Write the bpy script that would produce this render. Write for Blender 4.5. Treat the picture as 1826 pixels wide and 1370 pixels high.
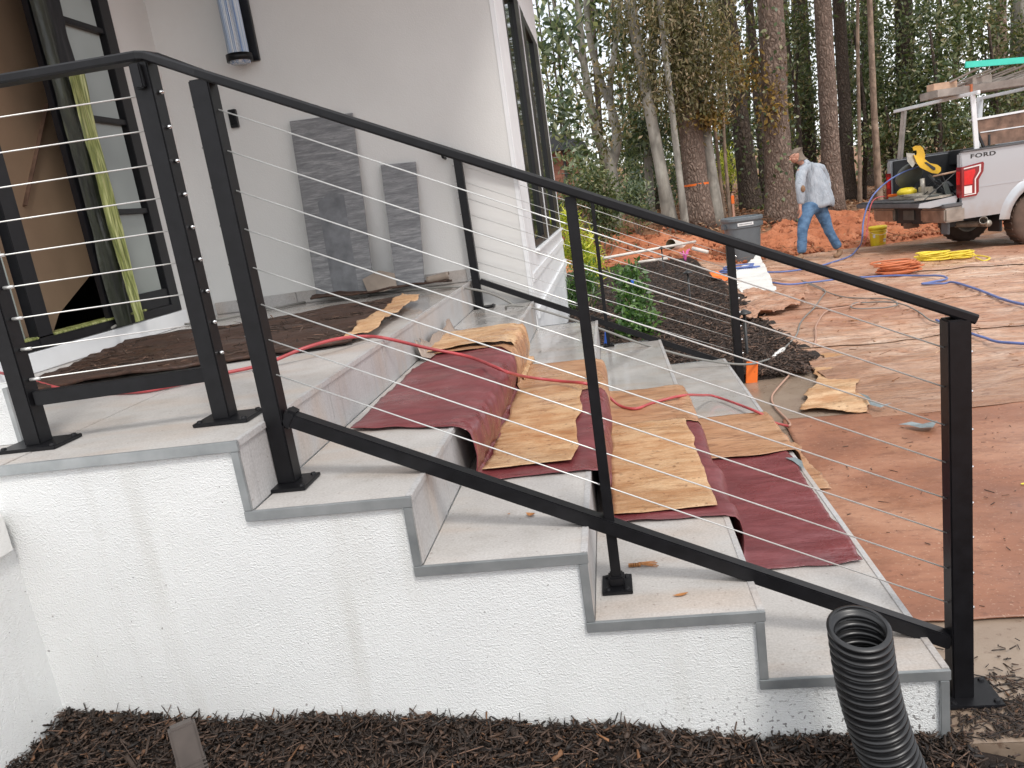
import bpy, bmesh, math, random
import numpy as np
from mathutils import Vector, Matrix

for o in list(bpy.data.objects): bpy.data.objects.remove(o)
scene = bpy.context.scene
COL = scene.collection
PI = math.pi
random.seed(7)
RNG = np.random.default_rng(11)

# ------------------------------------------------------------------ camera
FPX = 1372.17
CAM = np.array([.90083, -1.61977, 1.31379])
YAW, PITCH, ROLL = np.radians([-8.53662, 13.00179, -8.32843])
FW = np.array([math.sin(YAW)*math.cos(PITCH), math.cos(YAW)*math.cos(PITCH), -math.sin(PITCH)])
_r0 = np.array([math.cos(YAW), -math.sin(YAW), 0.]); _u0 = np.cross(_r0, FW)
RT = math.cos(ROLL)*_r0 + math.sin(ROLL)*_u0
UP = -math.sin(ROLL)*_r0 + math.cos(ROLL)*_u0
cd = bpy.data.cameras.new('camera'); cam = bpy.data.objects.new('camera', cd); COL.objects.link(cam)
cd.sensor_width = 36; cd.lens = FPX/1826*36; cd.clip_start = .05; cd.clip_end = 600
cam.matrix_world = Matrix(((RT[0], UP[0], -FW[0], CAM[0]), (RT[1], UP[1], -FW[1], CAM[1]), (RT[2], UP[2], -FW[2], CAM[2]), (0, 0, 0, 1)))
scene.camera = cam

# ------------------------------------------------------------------ world, sun, exposure
w = bpy.data.worlds.new('World'); scene.world = w; w.use_nodes = True
nt = w.node_tree; nt.nodes.clear()
out = nt.nodes.new('ShaderNodeOutputWorld'); bg = nt.nodes.new('ShaderNodeBackground')
sky = nt.nodes.new('ShaderNodeTexSky'); sky.sky_type = 'NISHITA'; sky.sun_disc = False
SUN_EL, SUN_AZ = math.radians(52), math.radians(150)
sky.sun_elevation = SUN_EL; sky.sun_rotation = SUN_AZ
tc = nt.nodes.new('ShaderNodeTexCoord'); no = nt.nodes.new('ShaderNodeTexNoise'); no.inputs['Scale'].default_value = 2.2; no.inputs['Detail'].default_value = 6
rp = nt.nodes.new('ShaderNodeValToRGB'); rp.color_ramp.elements[0].position = .36; rp.color_ramp.elements[1].position = .58
rp.color_ramp.elements[0].color = (.55, .55, .55, 1); rp.color_ramp.elements[1].color = (1, 1, 1, 1)
mx = nt.nodes.new('ShaderNodeMixRGB'); mx.inputs[2].default_value = (12.5, 12.6, 12.9, 1)
nt.links.new(tc.outputs['Generated'], no.inputs['Vector']); nt.links.new(no.outputs['Fac'], rp.inputs['Fac'])
nt.links.new(rp.outputs['Color'], mx.inputs['Fac']); nt.links.new(sky.outputs['Color'], mx.inputs[1])
nt.links.new(mx.outputs['Color'], bg.inputs['Color']); bg.inputs['Strength'].default_value = .105
nt.links.new(bg.outputs['Background'], out.inputs['Surface'])
sl = bpy.data.lights.new('sun', 'SUN'); sl.energy = 1.5; sl.angle = math.radians(11); sl.color = (1, .96, .9)
so = bpy.data.objects.new('sun', sl); COL.objects.link(so)
sd = Vector((math.sin(SUN_AZ)*math.cos(SUN_EL), math.cos(SUN_AZ)*math.cos(SUN_EL), math.sin(SUN_EL)))
so.rotation_euler = sd.to_track_quat('Z', 'Y').to_euler()
scene.view_settings.view_transform = 'Standard'; scene.view_settings.look = 'None'
scene.view_settings.exposure = 0.33; scene.view_settings.gamma = 1; scene.view_settings.use_curve_mapping = False

# ------------------------------------------------------------------ survey helpers (points read off the solved camera)
def ray(u, v): return FW + RT*(u-913)/FPX - UP*(v-685)/FPX
def onz(u, v, z): d = ray(u, v); return CAM + d*(z-CAM[2])/d[2]
def ony(u, v, Y): d = ray(u, v); return CAM + d*(Y-CAM[1])/d[1]
def onx(u, v, X): d = ray(u, v); return CAM + d*(X-CAM[0])/d[0]
def atd(u, v, D): return CAM + ray(u, v)*D
def sstep(a, b, x): t = np.clip((x-a)/(b-a), 0, 1); return t*t*(3-2*t)

def _hash(ix, iy, iz, s):
    h = (ix*374761393 + iy*668265263 + iz*2147483647 + s*974634777) & 0xffffffff
    h = ((h ^ (h >> 13))*1274126177) & 0xffffffff
    return ((h ^ (h >> 16)) & 0xffff)/65535.
def vnoise(x, y, z=0., s=0):
    x, y, z = np.broadcast_arrays(np.asarray(x, float), np.asarray(y, float), np.asarray(z, float))
    ix, iy, iz = np.floor(x).astype(np.int64), np.floor(y).astype(np.int64), np.floor(z).astype(np.int64)
    fx, fy, fz = x-ix, y-iy, z-iz; fx = fx*fx*(3-2*fx); fy = fy*fy*(3-2*fy); fz = fz*fz*(3-2*fz)
    r = 0
    for dx in (0, 1):
        for dy in (0, 1):
            for dz in (0, 1):
                r = r + _hash(ix+dx, iy+dy, iz+dz, s)*(fx if dx else 1-fx)*(fy if dy else 1-fy)*(fz if dz else 1-fz)
    return r*2-1
def fbm(x, y, z=0., o=4, s=0):
    r = 0; a = 1; f = 1; t = 0
    for k in range(o): r = r+a*vnoise(x*f, y*f, z*f, s+k); t += a; a *= .5; f *= 2.03
    return r/t
def ridge(x, y, o=3, s=0):
    r = 0; a = 1; f = 1; t = 0
    for k in range(o): r = r+a*(1-2*np.abs(vnoise(x*f, y*f, 0, s+k))); t += a; a *= .5; f *= 2.1
    return r/t

def base_g(x, y):      # drive falls gently away from the steps
    return (-.0225*np.maximum(0, y-3.3) - .052*np.maximum(0, x-2.5)*sstep(3, 9, y))*sstep(1.8, 3.2, x)
def yback(x): return 11.7 + .80*np.maximum(0, np.minimum(x, 12)-3) 
def terr(x, y):
    x = np.asarray(x, float); y = np.asarray(y, float)
    t = y-yback(x)
    return base_g(x, np.minimum(y, yback(x)+1.)) + .62*sstep(-.3, 3.6, t) + .036*np.maximum(0, t-2) + .05*sstep(0, 3, t)*fbm(x*.35, y*.35, 0, 3, 5)
def ong(u, v):
    z = 0.
    for i in range(30): P = onz(u, v, z); z = float(base_g(P[0], P[1]))
    return P
def ont(u, v):
    d = ray(u, v); t = 2.
    while t < 90:
        p = CAM+d*t
        if p[2] <= float(terr(p[0], p[1])): return p
        t += .05
    return CAM+d*60

# ------------------------------------------------------------------ object helpers
def link(me, name, mat=None, parent=None, smooth=False):
    o = bpy.data.objects.new(name, me); COL.objects.link(o)
    if mat is not None:
        for m in (mat if isinstance(mat, (list, tuple)) else [mat]): me.materials.append(m)
    if parent is not None: o.parent = parent
    if smooth: me.polygons.foreach_set('use_smooth', [True]*len(me.polygons))
    me.update()
    return o
def tag(o, label=None, cat=None, group=None, kind=None):
    if label: o['label'] = label
    if cat: o['category'] = cat
    if group: o['group'] = group
    if kind: o['kind'] = kind
    return o
def empty(name, label, cat, group=None):
    o = bpy.data.objects.new(name, None); COL.objects.link(o); o.empty_display_size = .1
    return tag(o, label, cat, group)
class MB:
    """mesh collector"""
    def __init__(s): s.v = []; s.f = []; s.mi = []
    def add(s, vs, fs, mi=0):
        n = len(s.v); s.v += [tuple(map(float, p)) for p in vs]; s.f += [tuple(i+n for i in f) for f in fs]; s.mi += [mi]*len(fs); return s
    def box(s, a, b, bev=0, M=None, mi=0):
        x0, y0, z0 = a; x1, y1, z1 = b
        if bev <= 0:
            vs = [(x, y, z) for x in (x0, x1) for y in (y0, y1) for z in (z0, z1)]
            fs = [(0, 1, 3, 2), (4, 6, 7, 5), (0, 4, 5, 1), (2, 3, 7, 6), (0, 2, 6, 4), (1, 5, 7, 3)]
        else:
            bm = bmesh.new(); bmesh.ops.create_cube(bm, size=1)
            for q in bm.verts: q.co = Vector(((x0+x1)/2+q.co.x*(x1-x0), (y0+y1)/2+q.co.y*(y1-y0), (z0+z1)/2+q.co.z*(z1-z0)))
            bmesh.ops.bevel(bm, geom=bm.edges[:], offset=bev, segments=2, affect='EDGES')
            bm.verts.index_update(); vs = [tuple(q.co) for q in bm.verts]; fs = [tuple(q.index for q in f.verts) for f in bm.faces]; bm.free()
        if M is not None: vs = [tuple(M @ Vector(p)) for p in vs]
        return s.add(vs, fs, mi)
    def beam(s, p, q, wy, wz, up=(0, 0, 1), bev=0, mi=0):
        p, q = Vector(p), Vector(q); d = (q-p); L = d.length; d.normalize()
        side = Vector(up).cross(d).normalized(); u2 = d.cross(side)
        M = Matrix(((d.x, side.x, u2.x, p.x), (d.y, side.y, u2.y, p.y), (d.z, side.z, u2.z, p.z), (0, 0, 0, 1)))
        return s.box((0, -wy/2, -wz/2), (L, wy/2, wz/2), bev, M, mi)
    def tube(s, pts, r, n=8, caps=True, mi=0):
        P = np.array(pts, float); R = np.broadcast_to(np.asarray(r, float), (len(P),))
        T = np.gradient(P, axis=0); T /= np.linalg.norm(T, axis=1)[:, None]+1e-12
        a = np.array([0, 0, 1.]) if abs(T[0][2]) < .9 else np.array([1., 0, 0])
        N = np.cross(T[0], a); N /= np.linalg.norm(N); vs = []
        for i in range(len(P)):
            N = N-T[i]*(N@T[i]); N /= np.linalg.norm(N)+1e-12; B = np.cross(T[i], N)
            for k in range(n):
                th = 2*PI*k/n; vs.append(P[i]+R[i]*(math.cos(th)*N+math.sin(th)*B))
        fs = [(i*n+k, i*n+(k+1) % n, (i+1)*n+(k+1) % n, (i+1)*n+k) for i in range(len(P)-1) for k in range(n)]
        if caps: fs += [tuple(range(n))[::-1], tuple((len(P)-1)*n+k for k in range(n))]
        return s.add(vs, fs, mi)
    def lathe(s, prof, n=24, M=None, mi=0):
        vs = []; fs = []
        for (r, z) in prof:
            for k in range(n): vs.append((r*math.cos(2*PI*k/n), r*math.sin(2*PI*k/n), z))
        for i in range(len(prof)-1):
            for k in range(n): fs.append((i*n+k, i*n+(k+1) % n, (i+1)*n+(k+1) % n, (i+1)*n+k))
        if M is not None: vs = [tuple(M @ Vector(p)) for p in vs]
        return s.add(vs, fs, mi)
    def prism(s, poly, a, b, axis='y', mi=0):
        """polygon in the two other axes, extruded a..b along axis"""
        def P(p, c): return {'y': (p[0], c, p[1]), 'x': (c, p[0], p[1]), 'z': (p[0], p[1], c)}[axis]
        n = len(poly); vs = [P(p, a) for p in poly]+[P(p, b) for p in poly]
        fs = [tuple(range(n)), tuple(range(2*n-1, n-1, -1))]+[(i, (i+1) % n, n+(i+1) % n, n+i) for i in range(n)]
        return s.add(vs, fs, mi)
    def build(s, name, mat=None, parent=None, smooth=False, fix=True):
        me = bpy.data.meshes.new(name); me.from_pydata(s.v, [], s.f)
        if any(s.mi): me.polygons.foreach_set('material_index', s.mi)
        if fix:
            bm = bmesh.new(); bm.from_mesh(me); bmesh.ops.recalc_face_normals(bm, faces=bm.faces); bm.to_mesh(me); bm.free()
        return link(me, name, mat, parent, smooth)
def smooth_path(pts, k=6):
    P = [np.array(p, float) for p in pts]; P = [2*P[0]-P[1]]+P+[2*P[-1]-P[-2]]; o = []
    for i in range(1, len(P)-2):
        for j in range(k):
            t = j/k; a, b, c, d = P[i-1:i+3]
            o.append(.5*(2*b+(c-a)*t+(2*a-5*b+4*c-d)*t*t+(3*b-a-3*c+d)*t**3))
    o.append(P[-2]); return o
def grid_mesh(name, X, Y, Z, mat, parent=None, smooth=True, thick=0):
    ny, nx = X.shape; co = np.stack([X, Y, Z], -1).reshape(-1, 3)
    i = np.arange(ny-1)[:, None]*nx+np.arange(nx-1)[None, :]
    F = np.stack([i, i+1, i+nx+1, i+nx], -1).reshape(-1, 4)
    me = bpy.data.meshes.new(name); me.vertices.add(len(co)); me.vertices.foreach_set('co', co.ravel())
    me.loops.add(F.size); me.loops.foreach_set('vertex_index', F.ravel())
    me.polygons.add(len(F)); me.polygons.foreach_set('loop_start', np.arange(0, F.size, 4)); 
    me.update(calc_edges=True)
    o = link(me, name, mat, parent, smooth)
    if thick:
        m = o.modifiers.new('t', 'SOLIDIFY'); m.thickness = thick; m.offset = 1
    return o
def raw_quads(name, V, mat, parent=None, smooth=False):
    """V: (n,4,3) quads, unconnected"""
    n = len(V); me = bpy.data.meshes.new(name); me.vertices.add(n*4); me.vertices.foreach_set('co', V.reshape(-1))
    me.loops.add(n*4); me.loops.foreach_set('vertex_index', np.arange(n*4)); me.polygons.add(n)
    me.polygons.foreach_set('loop_start', np.arange(0, n*4, 4)); me.update(calc_edges=True)
    return link(me, name, mat, parent, smooth)

# ------------------------------------------------------------------ materials
def hexc(r, g, b): return tuple(((c/255.)/12.92 if c <= 10 else ((c/255.+.055)/1.055)**2.4) for c in (r, g, b))
class NM:
    def __init__(s, name, rough=.6, metal=0., spec=.5):
        s.m = bpy.data.materials.new(name); s.m.use_nodes = True; s.nt = s.m.node_tree; s.b = s.nt.nodes['Principled BSDF']
        s.b.inputs['Roughness'].default_value = rough; s.b.inputs['Metallic'].default_value = metal; s.b.inputs['Specular IOR Level'].default_value = spec
        s.tc = s.nt.nodes.new('ShaderNodeTexCoord'); s.co = s.tc.outputs['Object']
    def n(s, t, **k):
        x = s.nt.nodes.new(t)
        for a, b in k.items(): setattr(x, a, b)
        return x
    def L(s, a, b): s.nt.links.new(a, b)
    def map(s, scale=(1, 1, 1), rot=(0, 0, 0), loc=(0, 0, 0)):
        x = s.n('ShaderNodeMapping'); x.inputs['Scale'].default_value = scale; x.inputs['Rotation'].default_value = rot; x.inputs['Location'].default_value = loc
        s.L(s.co, x.inputs['Vector']); return x.outputs['Vector']
    def noise(s, scale, detail=4, vec=None, dist=0, rough=.55):
        x = s.n('ShaderNodeTexNoise'); x.inputs['Scale'].default_value = scale; x.inputs['Detail'].default_value = detail; x.inputs['Distortion'].default_value = dist; x.inputs['Roughness'].default_value = rough
        s.L(vec or s.co, x.inputs['Vector']); return x.outputs['Fac']
    def ramp(s, fac, stops):
        x = s.n('ShaderNodeValToRGB'); e = x.color_ramp.elements
        while len(e) < len(stops): e.new(.5)
        for q, (p, c) in zip(e, stops): q.position = p; q.color = (*c, 1) if len(c) == 3 else c
        s.L(fac, x.inputs['Fac']); return x.outputs['Color']
    def mix(s, fac, a, b, mode='MIX'):
        x = s.n('ShaderNodeMixRGB'); x.blend_type = mode
        for i, q in ((0, fac), (1, a), (2, b)):
            if isinstance(q, (int, float)): x.inputs[i].default_value = q
            elif isinstance(q, tuple): x.inputs[i].default_value = (*q, 1)
            else: s.L(q, x.inputs[i])
        return x.outputs['Color']
    def math(s, op, a, b=0.):
        x = s.n('ShaderNodeMath'); x.operation = op
        for i, q in ((0, a), (1, b)):
            if isinstance(q, (int, float)): x.inputs[i].default_value = q
            else: s.L(q, x.inputs[i])
        return x.outputs[0]
    def color(s, c):
        if isinstance(c, tuple): s.b.inputs['Base Color'].default_value = (*c, 1)
        else: s.L(c, s.b.inputs['Base Color'])
        return s
    def rough(s, c): s.L(c, s.b.inputs['Roughness']); return s
    def bump(s, h, strength=.3, dist=.01):
        x = s.n('ShaderNodeBump'); x.inputs['Strength'].default_value = strength; x.inputs['Distance'].default_value = dist
        s.L(h, x.inputs['Height']); s.L(x.outputs['Normal'], s.b.inputs['Normal']); return s
    def xyz(s):
        x = s.n('ShaderNodeSeparateXYZ'); s.L(s.co, x.inputs[0]); return x.outputs
def rr(a, b=None):  # grey
    return (a, a, a)
def simple(name, c, rough=.6, metal=0, spec=.5, var=.12, vs=6., bump=0, bs=60., bd=.003):
    m = NM(name, rough, metal, spec); f = m.noise(vs, 4)
    lo = tuple(x*(1-var) for x in c); hi = tuple(min(1, x*(1+var)) for x in c)
    m.color(m.ramp(f, [(.3, lo), (.7, hi)]))
    if bump: m.bump(m.noise(bs, 4), bump, bd)
    return m.m

M = {}
# white textured stucco with rain streaks and mud splash low at the right
m = NM('white_stucco', .85); f = m.noise(3, 3); c = m.ramp(f, [(.3, (.75, .76, .755)), (.7, (.81, .82, .81))])
st = m.noise(1, 4, m.map((9, 9, .8))); c = m.mix(m.ramp(st, [(.55, rr(0)), (.78, rr(.33))]), c, (.5, .48, .43)); c = m.mix(m.ramp(m.noise(1.3, 6, rough=.65), [(.48, rr(0)), (.72, rr(.35))]), c, (.60, .60, .57))
X = m.xyz(); sp = m.noise(95, 2, rough=.3)
mk = m.math('MULTIPLY', m.math('GREATER_THAN', sp, .635), m.math('MULTIPLY', m.ramp(X[2], [(.0, rr(1)), (.17, rr(0))]), m.ramp(X[0], [(.75, rr(.0)), (1., rr(1.))])))
c = m.mix(mk, c, (.06, .045, .04))
sp2 = m.noise(75, 1, rough=.2); c = m.mix(m.math('MULTIPLY', m.math('GREATER_THAN', sp2, .80), .6), c, (.12, .1, .09))
m.color(c); v = m.n('ShaderNodeTexVoronoi'); v.inputs['Scale'].default_value = 290; m.L(m.map((1, 1, 1.5)), v.inputs['Vector'])
m.bump(m.mix(.35, m.noise(170, 3), v.outputs['Distance']), .9, .005); M['stucco'] = m.m
m = NM('shaded_wall_stucco', .9); m.color(m.ramp(m.noise(1.6, 5), [(.3, (.64, .638, .622)), (.7, (.70, .698, .68))])); m.bump(m.noise(140, 4), .35, .004); M['wall'] = m.m  # same white paint as the stucco, darkened in colour for the entry shade
M['white_trim'] = simple('white_trim_paint', (.76, .77, .78), .5, var=.04)
m = NM('ledge_white', .8); m.color((.72, .72, .7)); m.bump(m.noise(90, 3), .5, .004); M['ledge'] = m.m

# stone look porcelain, wetter towards the far side
def tile(name, a, b, wet):
    m = NM(name, .5); n1 = m.noise(5, 6, dist=.6); n2 = m.noise(2.2, 3, m.map((1, 3, 1)))
    c = m.ramp(n1, [(.25, a), (.75, b)]); c = m.mix(m.ramp(n2, [(.48, rr(0)), (.70, rr(.6))]), c, (.44, .335, .255)); c = m.mix(m.ramp(m.noise(9, 8, rough=.75), [(.52, rr(0)), (.72, rr(.55))]), c, (.30, .26, .22)); c = m.mix(m.ramp(m.noise(70, 3), [(.66, rr(0)), (.71, rr(.5))]), c, (.16, .10, .07))
    
    if not wet: c = m.mix(m.ramp(m.noise(1, 5, m.map((1, 34, 1.2))), [(.57, rr(0)), (.72, rr(.4))]), c, (.2, .19, .19))
    fine = m.noise(160, 3); c = m.mix(.18, c, m.ramp(fine, [(.3, rr(.15)), (.7, rr(.75))]))
    m.color(c); X = m.xyz()
    wv = m.noise(7, 3, m.map((1, 1, 1)))
    yy = m.ramp(m.math('MULTIPLY', X[1], .3), [(.38, rr(.52)), (.62, rr(.2 if wet else .4))])
    wet_ = m.math('MULTIPLY', m.ramp(m.math('MULTIPLY', X[1], .3), [(.42, rr(0)), (.62, rr(1))]), m.ramp(m.noise(3, 4, m.map((1, 1, 1), loc=(2, 5, 0))), [(.36, rr(.15)), (.5, rr(1))]))
    if wet: m.L(m.math('MULTIPLY', wet_, .8), m.b.inputs['Coat Weight']); m.b.inputs['Coat Roughness'].default_value = .1
    r = m.math('ADD', yy, m.math('MULTIPLY', m.math('SUBTRACT', wv, .5), .3)); m.rough(m.math('MAXIMUM', r, .06))
    m.bump(m.mix(.7, fine, m.noise(14, 3)), .12 if not wet else .2, .004); return m.m
M['tile'] = tile('porcelain_tread_tile', (.40, .375, .35), (.52, .49, .46), True)
M['tile2'] = tile('porcelain_riser_tile', (.38, .37, .365), (.48, .465, .455), False)
M['grout'] = simple('grout', (.2, .19, .18), .9)
m = NM('brushed_aluminium_trim', .4, .6); m.color(m.ramp(m.noise(8, 5), [(.3, (.27, .29, .295)), (.7, (.46, .475, .48))])); m.bump(m.noise(40, 2, m.map((.1, 1, 1))), .1, .001); M['alu'] = m.m
m = NM('black_powder_coat', .42, 0, .28); m.color(m.ramp(m.noise(30, 4), [(.3, (.004, .004, .005)), (.8, (.009, .009, .011))])); m.bump(m.noise(220, 2), .15, .001); M['black'] = m.m
M['steel'] = simple('stainless_cable', (.68, .68, .66), .35, .5, var=.06, vs=60)
M['steel_fit'] = simple('stainless_fitting', (.7, .7, .7), .2, 1., var=.05)
# rosin paper, bark stained paper
def paper(name, stops, streak=(.6, .85, .35), sx=(1.8, 9, 5), dark=(.12, .06, .03), rough=.55, bump=.5):
    m = NM(name, rough); n1 = m.noise(2.4, 7, m.map(sx), dist=.8, rough=.62); c = m.ramp(n1, stops)
    n2 = m.noise(5, 6, m.map((sx[0], sx[1], sx[2]), loc=(3, 1, 0)), dist=1.2, rough=.7)
    c = m.mix(m.ramp(n2, [(streak[0], rr(0)), (streak[1], rr(streak[2]))]), c, dark)
    m.color(c); m.rough(m.ramp(m.noise(3, 4), [(.35, rr(max(.15, rough-.28))), (.65, rr(rough+.15))]))
    m.bump(m.mix(.5, m.noise(9, 6, m.map(sx), dist=1.), m.noise(60, 4)), bump, .006); return m.m
M['red_paper'] = paper('red_rosin_paper', [(.25, (.12, .024, .028)), (.55, (.185, .044, .048)), (.8, (.27, .08, .085))], (.6, .85, .35), (1.6, 7, 5), (.07, .015, .015), .42, .5)
m = NM('tan_stained_paper', .5); n0 = m.noise(2, 3); c = m.ramp(n0, [(.3, (.60, .375, .20)), (.7, (.72, .50, .30))])
nb = m.noise(3.2, 10, m.map((1.2, 3.2, 3)), dist=.25, rough=.78); c = m.mix(m.ramp(nb, [(.42, rr(0)), (.56, rr(.6)), (.70, rr(1.))]), c, (.38, .15, .045)); nd = m.noise(4.5, 10, m.map((1.1, 4, 3), loc=(7, 1, 2)), dist=.3, rough=.8)
c = m.mix(m.ramp(nd, [(.54, rr(0)), (.66, rr(.8))]), c, (.20, .065, .015)); sp = m.noise(45, 4); c = m.mix(m.ramp(sp, [(.62, rr(0)), (.70, rr(.7))]), c, (.14, .05, .02)); c = m.mix(m.ramp(m.noise(140, 3), [(.4, rr(.25)), (.65, rr(0))]), c, (.3, .16, .07)); m.color(c); m.rough(m.ramp(m.noise(3, 4), [(.4, rr(.25)), (.6, rr(.6))])); m.bump(m.mix(.5, m.noise(8, 6, m.map((1, 3, 2)), dist=1.5), nb), .7, .012); M['tan_paper'] = m.m
m = NM('muddy_brown_paper', .45); n0 = m.noise(2.4, 5, m.map((1, 3, 2)), dist=1.2); c = m.ramp(n0, [(.25, (.33, .15, .07)), (.5, (.43, .23, .12)), (.75, (.52, .32, .19))])
nd = m.noise(3.4, 7, m.map((1.2, 4.5, 3), loc=(3, 1, 2)), dist=2.2, rough=.7); c = m.mix(m.ramp(nd, [(.5, rr(0)), (.64, rr(.75))]), c, (.17, .07, .03)); m.color(c); m.rough(m.ramp(m.noise(3, 4), [(.4, rr(.2)), (.6, rr(.55))])); m.bump(m.mix(.5, m.noise(9, 6, m.map((1, 3, 2)), dist=1.5), nd), .8, .012); M['brown_paper'] = m.m
M['grey_paper'] = paper('soaked_underside_paper', [(.2, (.26, .19, .15)), (.8, (.42, .33, .27))], (.5, .8, .5), (5, 1.2, 1.2), (.14, .1, .08), .4, .7)
M['dark_mat'] = paper('dark_bark_mat', [(.2, (.028, .014, .009)), (.55, (.06, .028, .017)), (.85, (.11, .05, .028))], (.45, .7, .7), (2, 14, 2), (.010, .006, .005), .7, 1.)
# ground covers
m = NM('wet_kraft_sheeting', .5); mp = m.map((.8, 2.6, 1)); n1 = m.noise(2.2, 9, mp, dist=1.6, rough=.68); n2 = m.noise(5, 9, m.map((.9, 2.8, 1), loc=(4, 2, 0)), dist=2.6, rough=.78); n3 = m.noise(.45, 3)
c = m.ramp(n1, [(.27, (.22, .09, .048)), (.38, (.46, .225, .125)), (.48, (.62, .38, .25)), (.64, (.76, .59, .46))])  # palest stop: bleached paper plus wet sheen highlights put into the colour
c = m.mix(m.ramp(n2, [(.54, rr(0)), (.64, rr(.75))]), c, (.20, .09, .055)); c = m.mix(m.ramp(n3, [(.40, rr(0)), (.60, rr(.75))]), c, (.38, .165, .09)); c = m.mix(m.ramp(m.noise(1.6, 9, m.map((.8, 1.8, 1), loc=(5, 5, 0)), rough=.75), [(.5, rr(0)), (.62, rr(.55))]), c, (.27, .12, .07))
X = m.xyz(); md = m.math('ADD', m.math('MULTIPLY', X[1], .16), m.math('MULTIPLY', m.noise(1.1, 5), .5)); c = m.mix(m.ramp(md, [(.62, rr(.7)), (.95, rr(0))]), c, (.34, .165, .09)); cr = m.noise(1.7, 7, m.map((.55, 3.4, 1), loc=(9, 3, 0)), dist=1.6, rough=.62); cr2 = m.noise(3.1, 7, m.map((.5, 3.6, 1), loc=(2, 8, 0)), dist=1.3, rough=.62)
band = m.ramp(m.math('MULTIPLY', m.math('ABSOLUTE', m.math('SUBTRACT', cr, .5)), 10), [(.0, rr(.85)), (.16, rr(0))]); band2 = m.ramp(m.math('MULTIPLY', m.math('ABSOLUTE', m.math('SUBTRACT', cr2, .52)), 10), [(.0, rr(.7)), (.13, rr(0))])  # shade of paper creases painted in as thin dark lines
c = m.mix(band, c, (.17, .075, .045)); c = m.mix(band2, c, (.24, .11, .07)); n5 = m.noise(50, 4, m.map((.5, 1, 1))); c = m.mix(m.ramp(n5, [(.62, rr(0)), (.7, rr(.5))]), c, (.24, .11, .07))
m.color(c); m.bump(m.mix(.4, n1, n2), 1., .03); m.rough(m.ramp(n3, [(.4, rr(.28)), (.6, rr(.6))])); M['kraft'] = m.m
m = NM('muddy_hardboard', .5); n1 = m.noise(1.3, 6, dist=.4); c = m.ramp(n1, [(.25, (.18, .07, .04)), (.48, (.30, .125, .068)), (.72, (.44, .235, .145))])
n2 = m.noise(26, 6, m.map((1, 2.2, 1)), rough=.7); c = m.mix(m.ramp(n2, [(.56, rr(0)), (.68, rr(.75))]), c, (.12, .045, .025)); c = m.mix(m.ramp(m.noise(3.5, 8, m.map((1, 1.8, 1)), rough=.75), [(.5, rr(0)), (.6, rr(.55))]), c, (.19, .075, .04)); c = m.mix(m.ramp(m.noise(90, 3), [(.62, rr(0)), (.7, rr(.5))]), c, (.55, .38, .27)); n4 = m.noise(7, 5, m.map((.8, 3, 1))); c = m.mix(m.ramp(n4, [(.55, rr(0)), (.75, rr(.5))]), c, (.2, .08, .045))
m.color(c); m.rough(m.ramp(m.noise(2, 3), [(.35, rr(.3)), (.65, rr(.6))])); m.bump(m.mix(.5, n2, n4), .25, .004); M['board'] = m.m
m = NM('damp_concrete', .5); n1 = m.noise(3, 6); c = m.ramp(n1, [(.25, (.20, .135, .095)), (.7, (.31, .24, .18))]); c = m.mix(m.ramp(m.noise(40, 4), [(.6, rr(0)), (.7, rr(.6))]), c, (.1, .05, .03))
m.color(c); m.rough(m.ramp(m.noise(1.7, 3), [(.35, rr(.2)), (.65, rr(.6))])); m.bump(m.noise(50, 4), .25, .004); M['concrete'] = m.m
m = NM('red_clay', .9); n1 = m.noise(1.1, 6); c = m.ramp(n1, [(.25, (.32, .095, .04)), (.55, (.47, .165, .075)), (.8, (.60, .27, .15))]); c = m.mix(m.ramp(m.noise(14, 5), [(.5, rr(0)), (.7, rr(.5))]), c, (.2, .055, .025))
m.color(c); m.bump(m.noise(18, 6), .8, .03); M['clay'] = m.m
m = NM('forest_floor', .95); n1 = m.noise(.5, 6); n2 = m.noise(9, 6, rough=.7); c = m.ramp(n2, [(.3, (.10, .05, .026)), (.5, (.22, .12, .065)), (.7, (.36, .23, .14))])
c = m.mix(m.ramp(n1, [(.42, rr(0)), (.6, rr(.5))]), c, (.30, .12, .055)); m.color(c); m.bump(n2, 1, .05); M['litter'] = m.m
m = NM('mulch_soil', .95); c = m.ramp(m.noise(30, 6, rough=.7), [(.3, (.010, .006, .0045)), (.6, (.028, .017, .012)), (.8, (.06, .035, .023))]); m.color(c); m.bump(m.noise(60, 6), 1, .02); M['soil'] = m.m
def island(name, stops, rough=.7, spec=.4, trans=0, bump=False):
    m = NM(name, rough, 0, spec); g = m.n('ShaderNodeNewGeometry'); c = m.ramp(g.outputs['Random Per Island'], stops); m.color(c)
    if trans:
        t = m.n('ShaderNodeBsdfTranslucent'); m.L(m.mix(1., c, (1.3, 1.5, .6), 'MULTIPLY'), t.inputs['Color']); a = m.n('ShaderNodeMixShader'); a.inputs[0].default_value = trans
        m.L(m.b.outputs[0], a.inputs[1]); m.L(t.outputs[0], a.inputs[2]); m.L(a.outputs[0], m.nt.nodes['Material Output'].inputs['Surface'])
    return m.m
M['chips'] = island('mulch_chips', [(0, (.009, .006, .005)), (.4, (.026, .017, .012)), (.75, (.058, .036, .025)), (.94, (.10, .058, .038)), (.99, (.13, .062, .03)), (1, (.28, .13, .055))], .6)
M['chips_dry'] = island('drier_mulch_chips', [(0, (.018, .012, .009)), (.4, (.05, .032, .024)), (.8, (.10, .066, .05)), (1, (.22, .13, .09))], .75)
M['litter_leaf'] = island('fallen_leaves', [(0, (.12, .05, .02)), (.5, (.26, .12, .055)), (.8, (.38, .2, .1)), (1, (.5, .32, .2))], .8)
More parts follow.
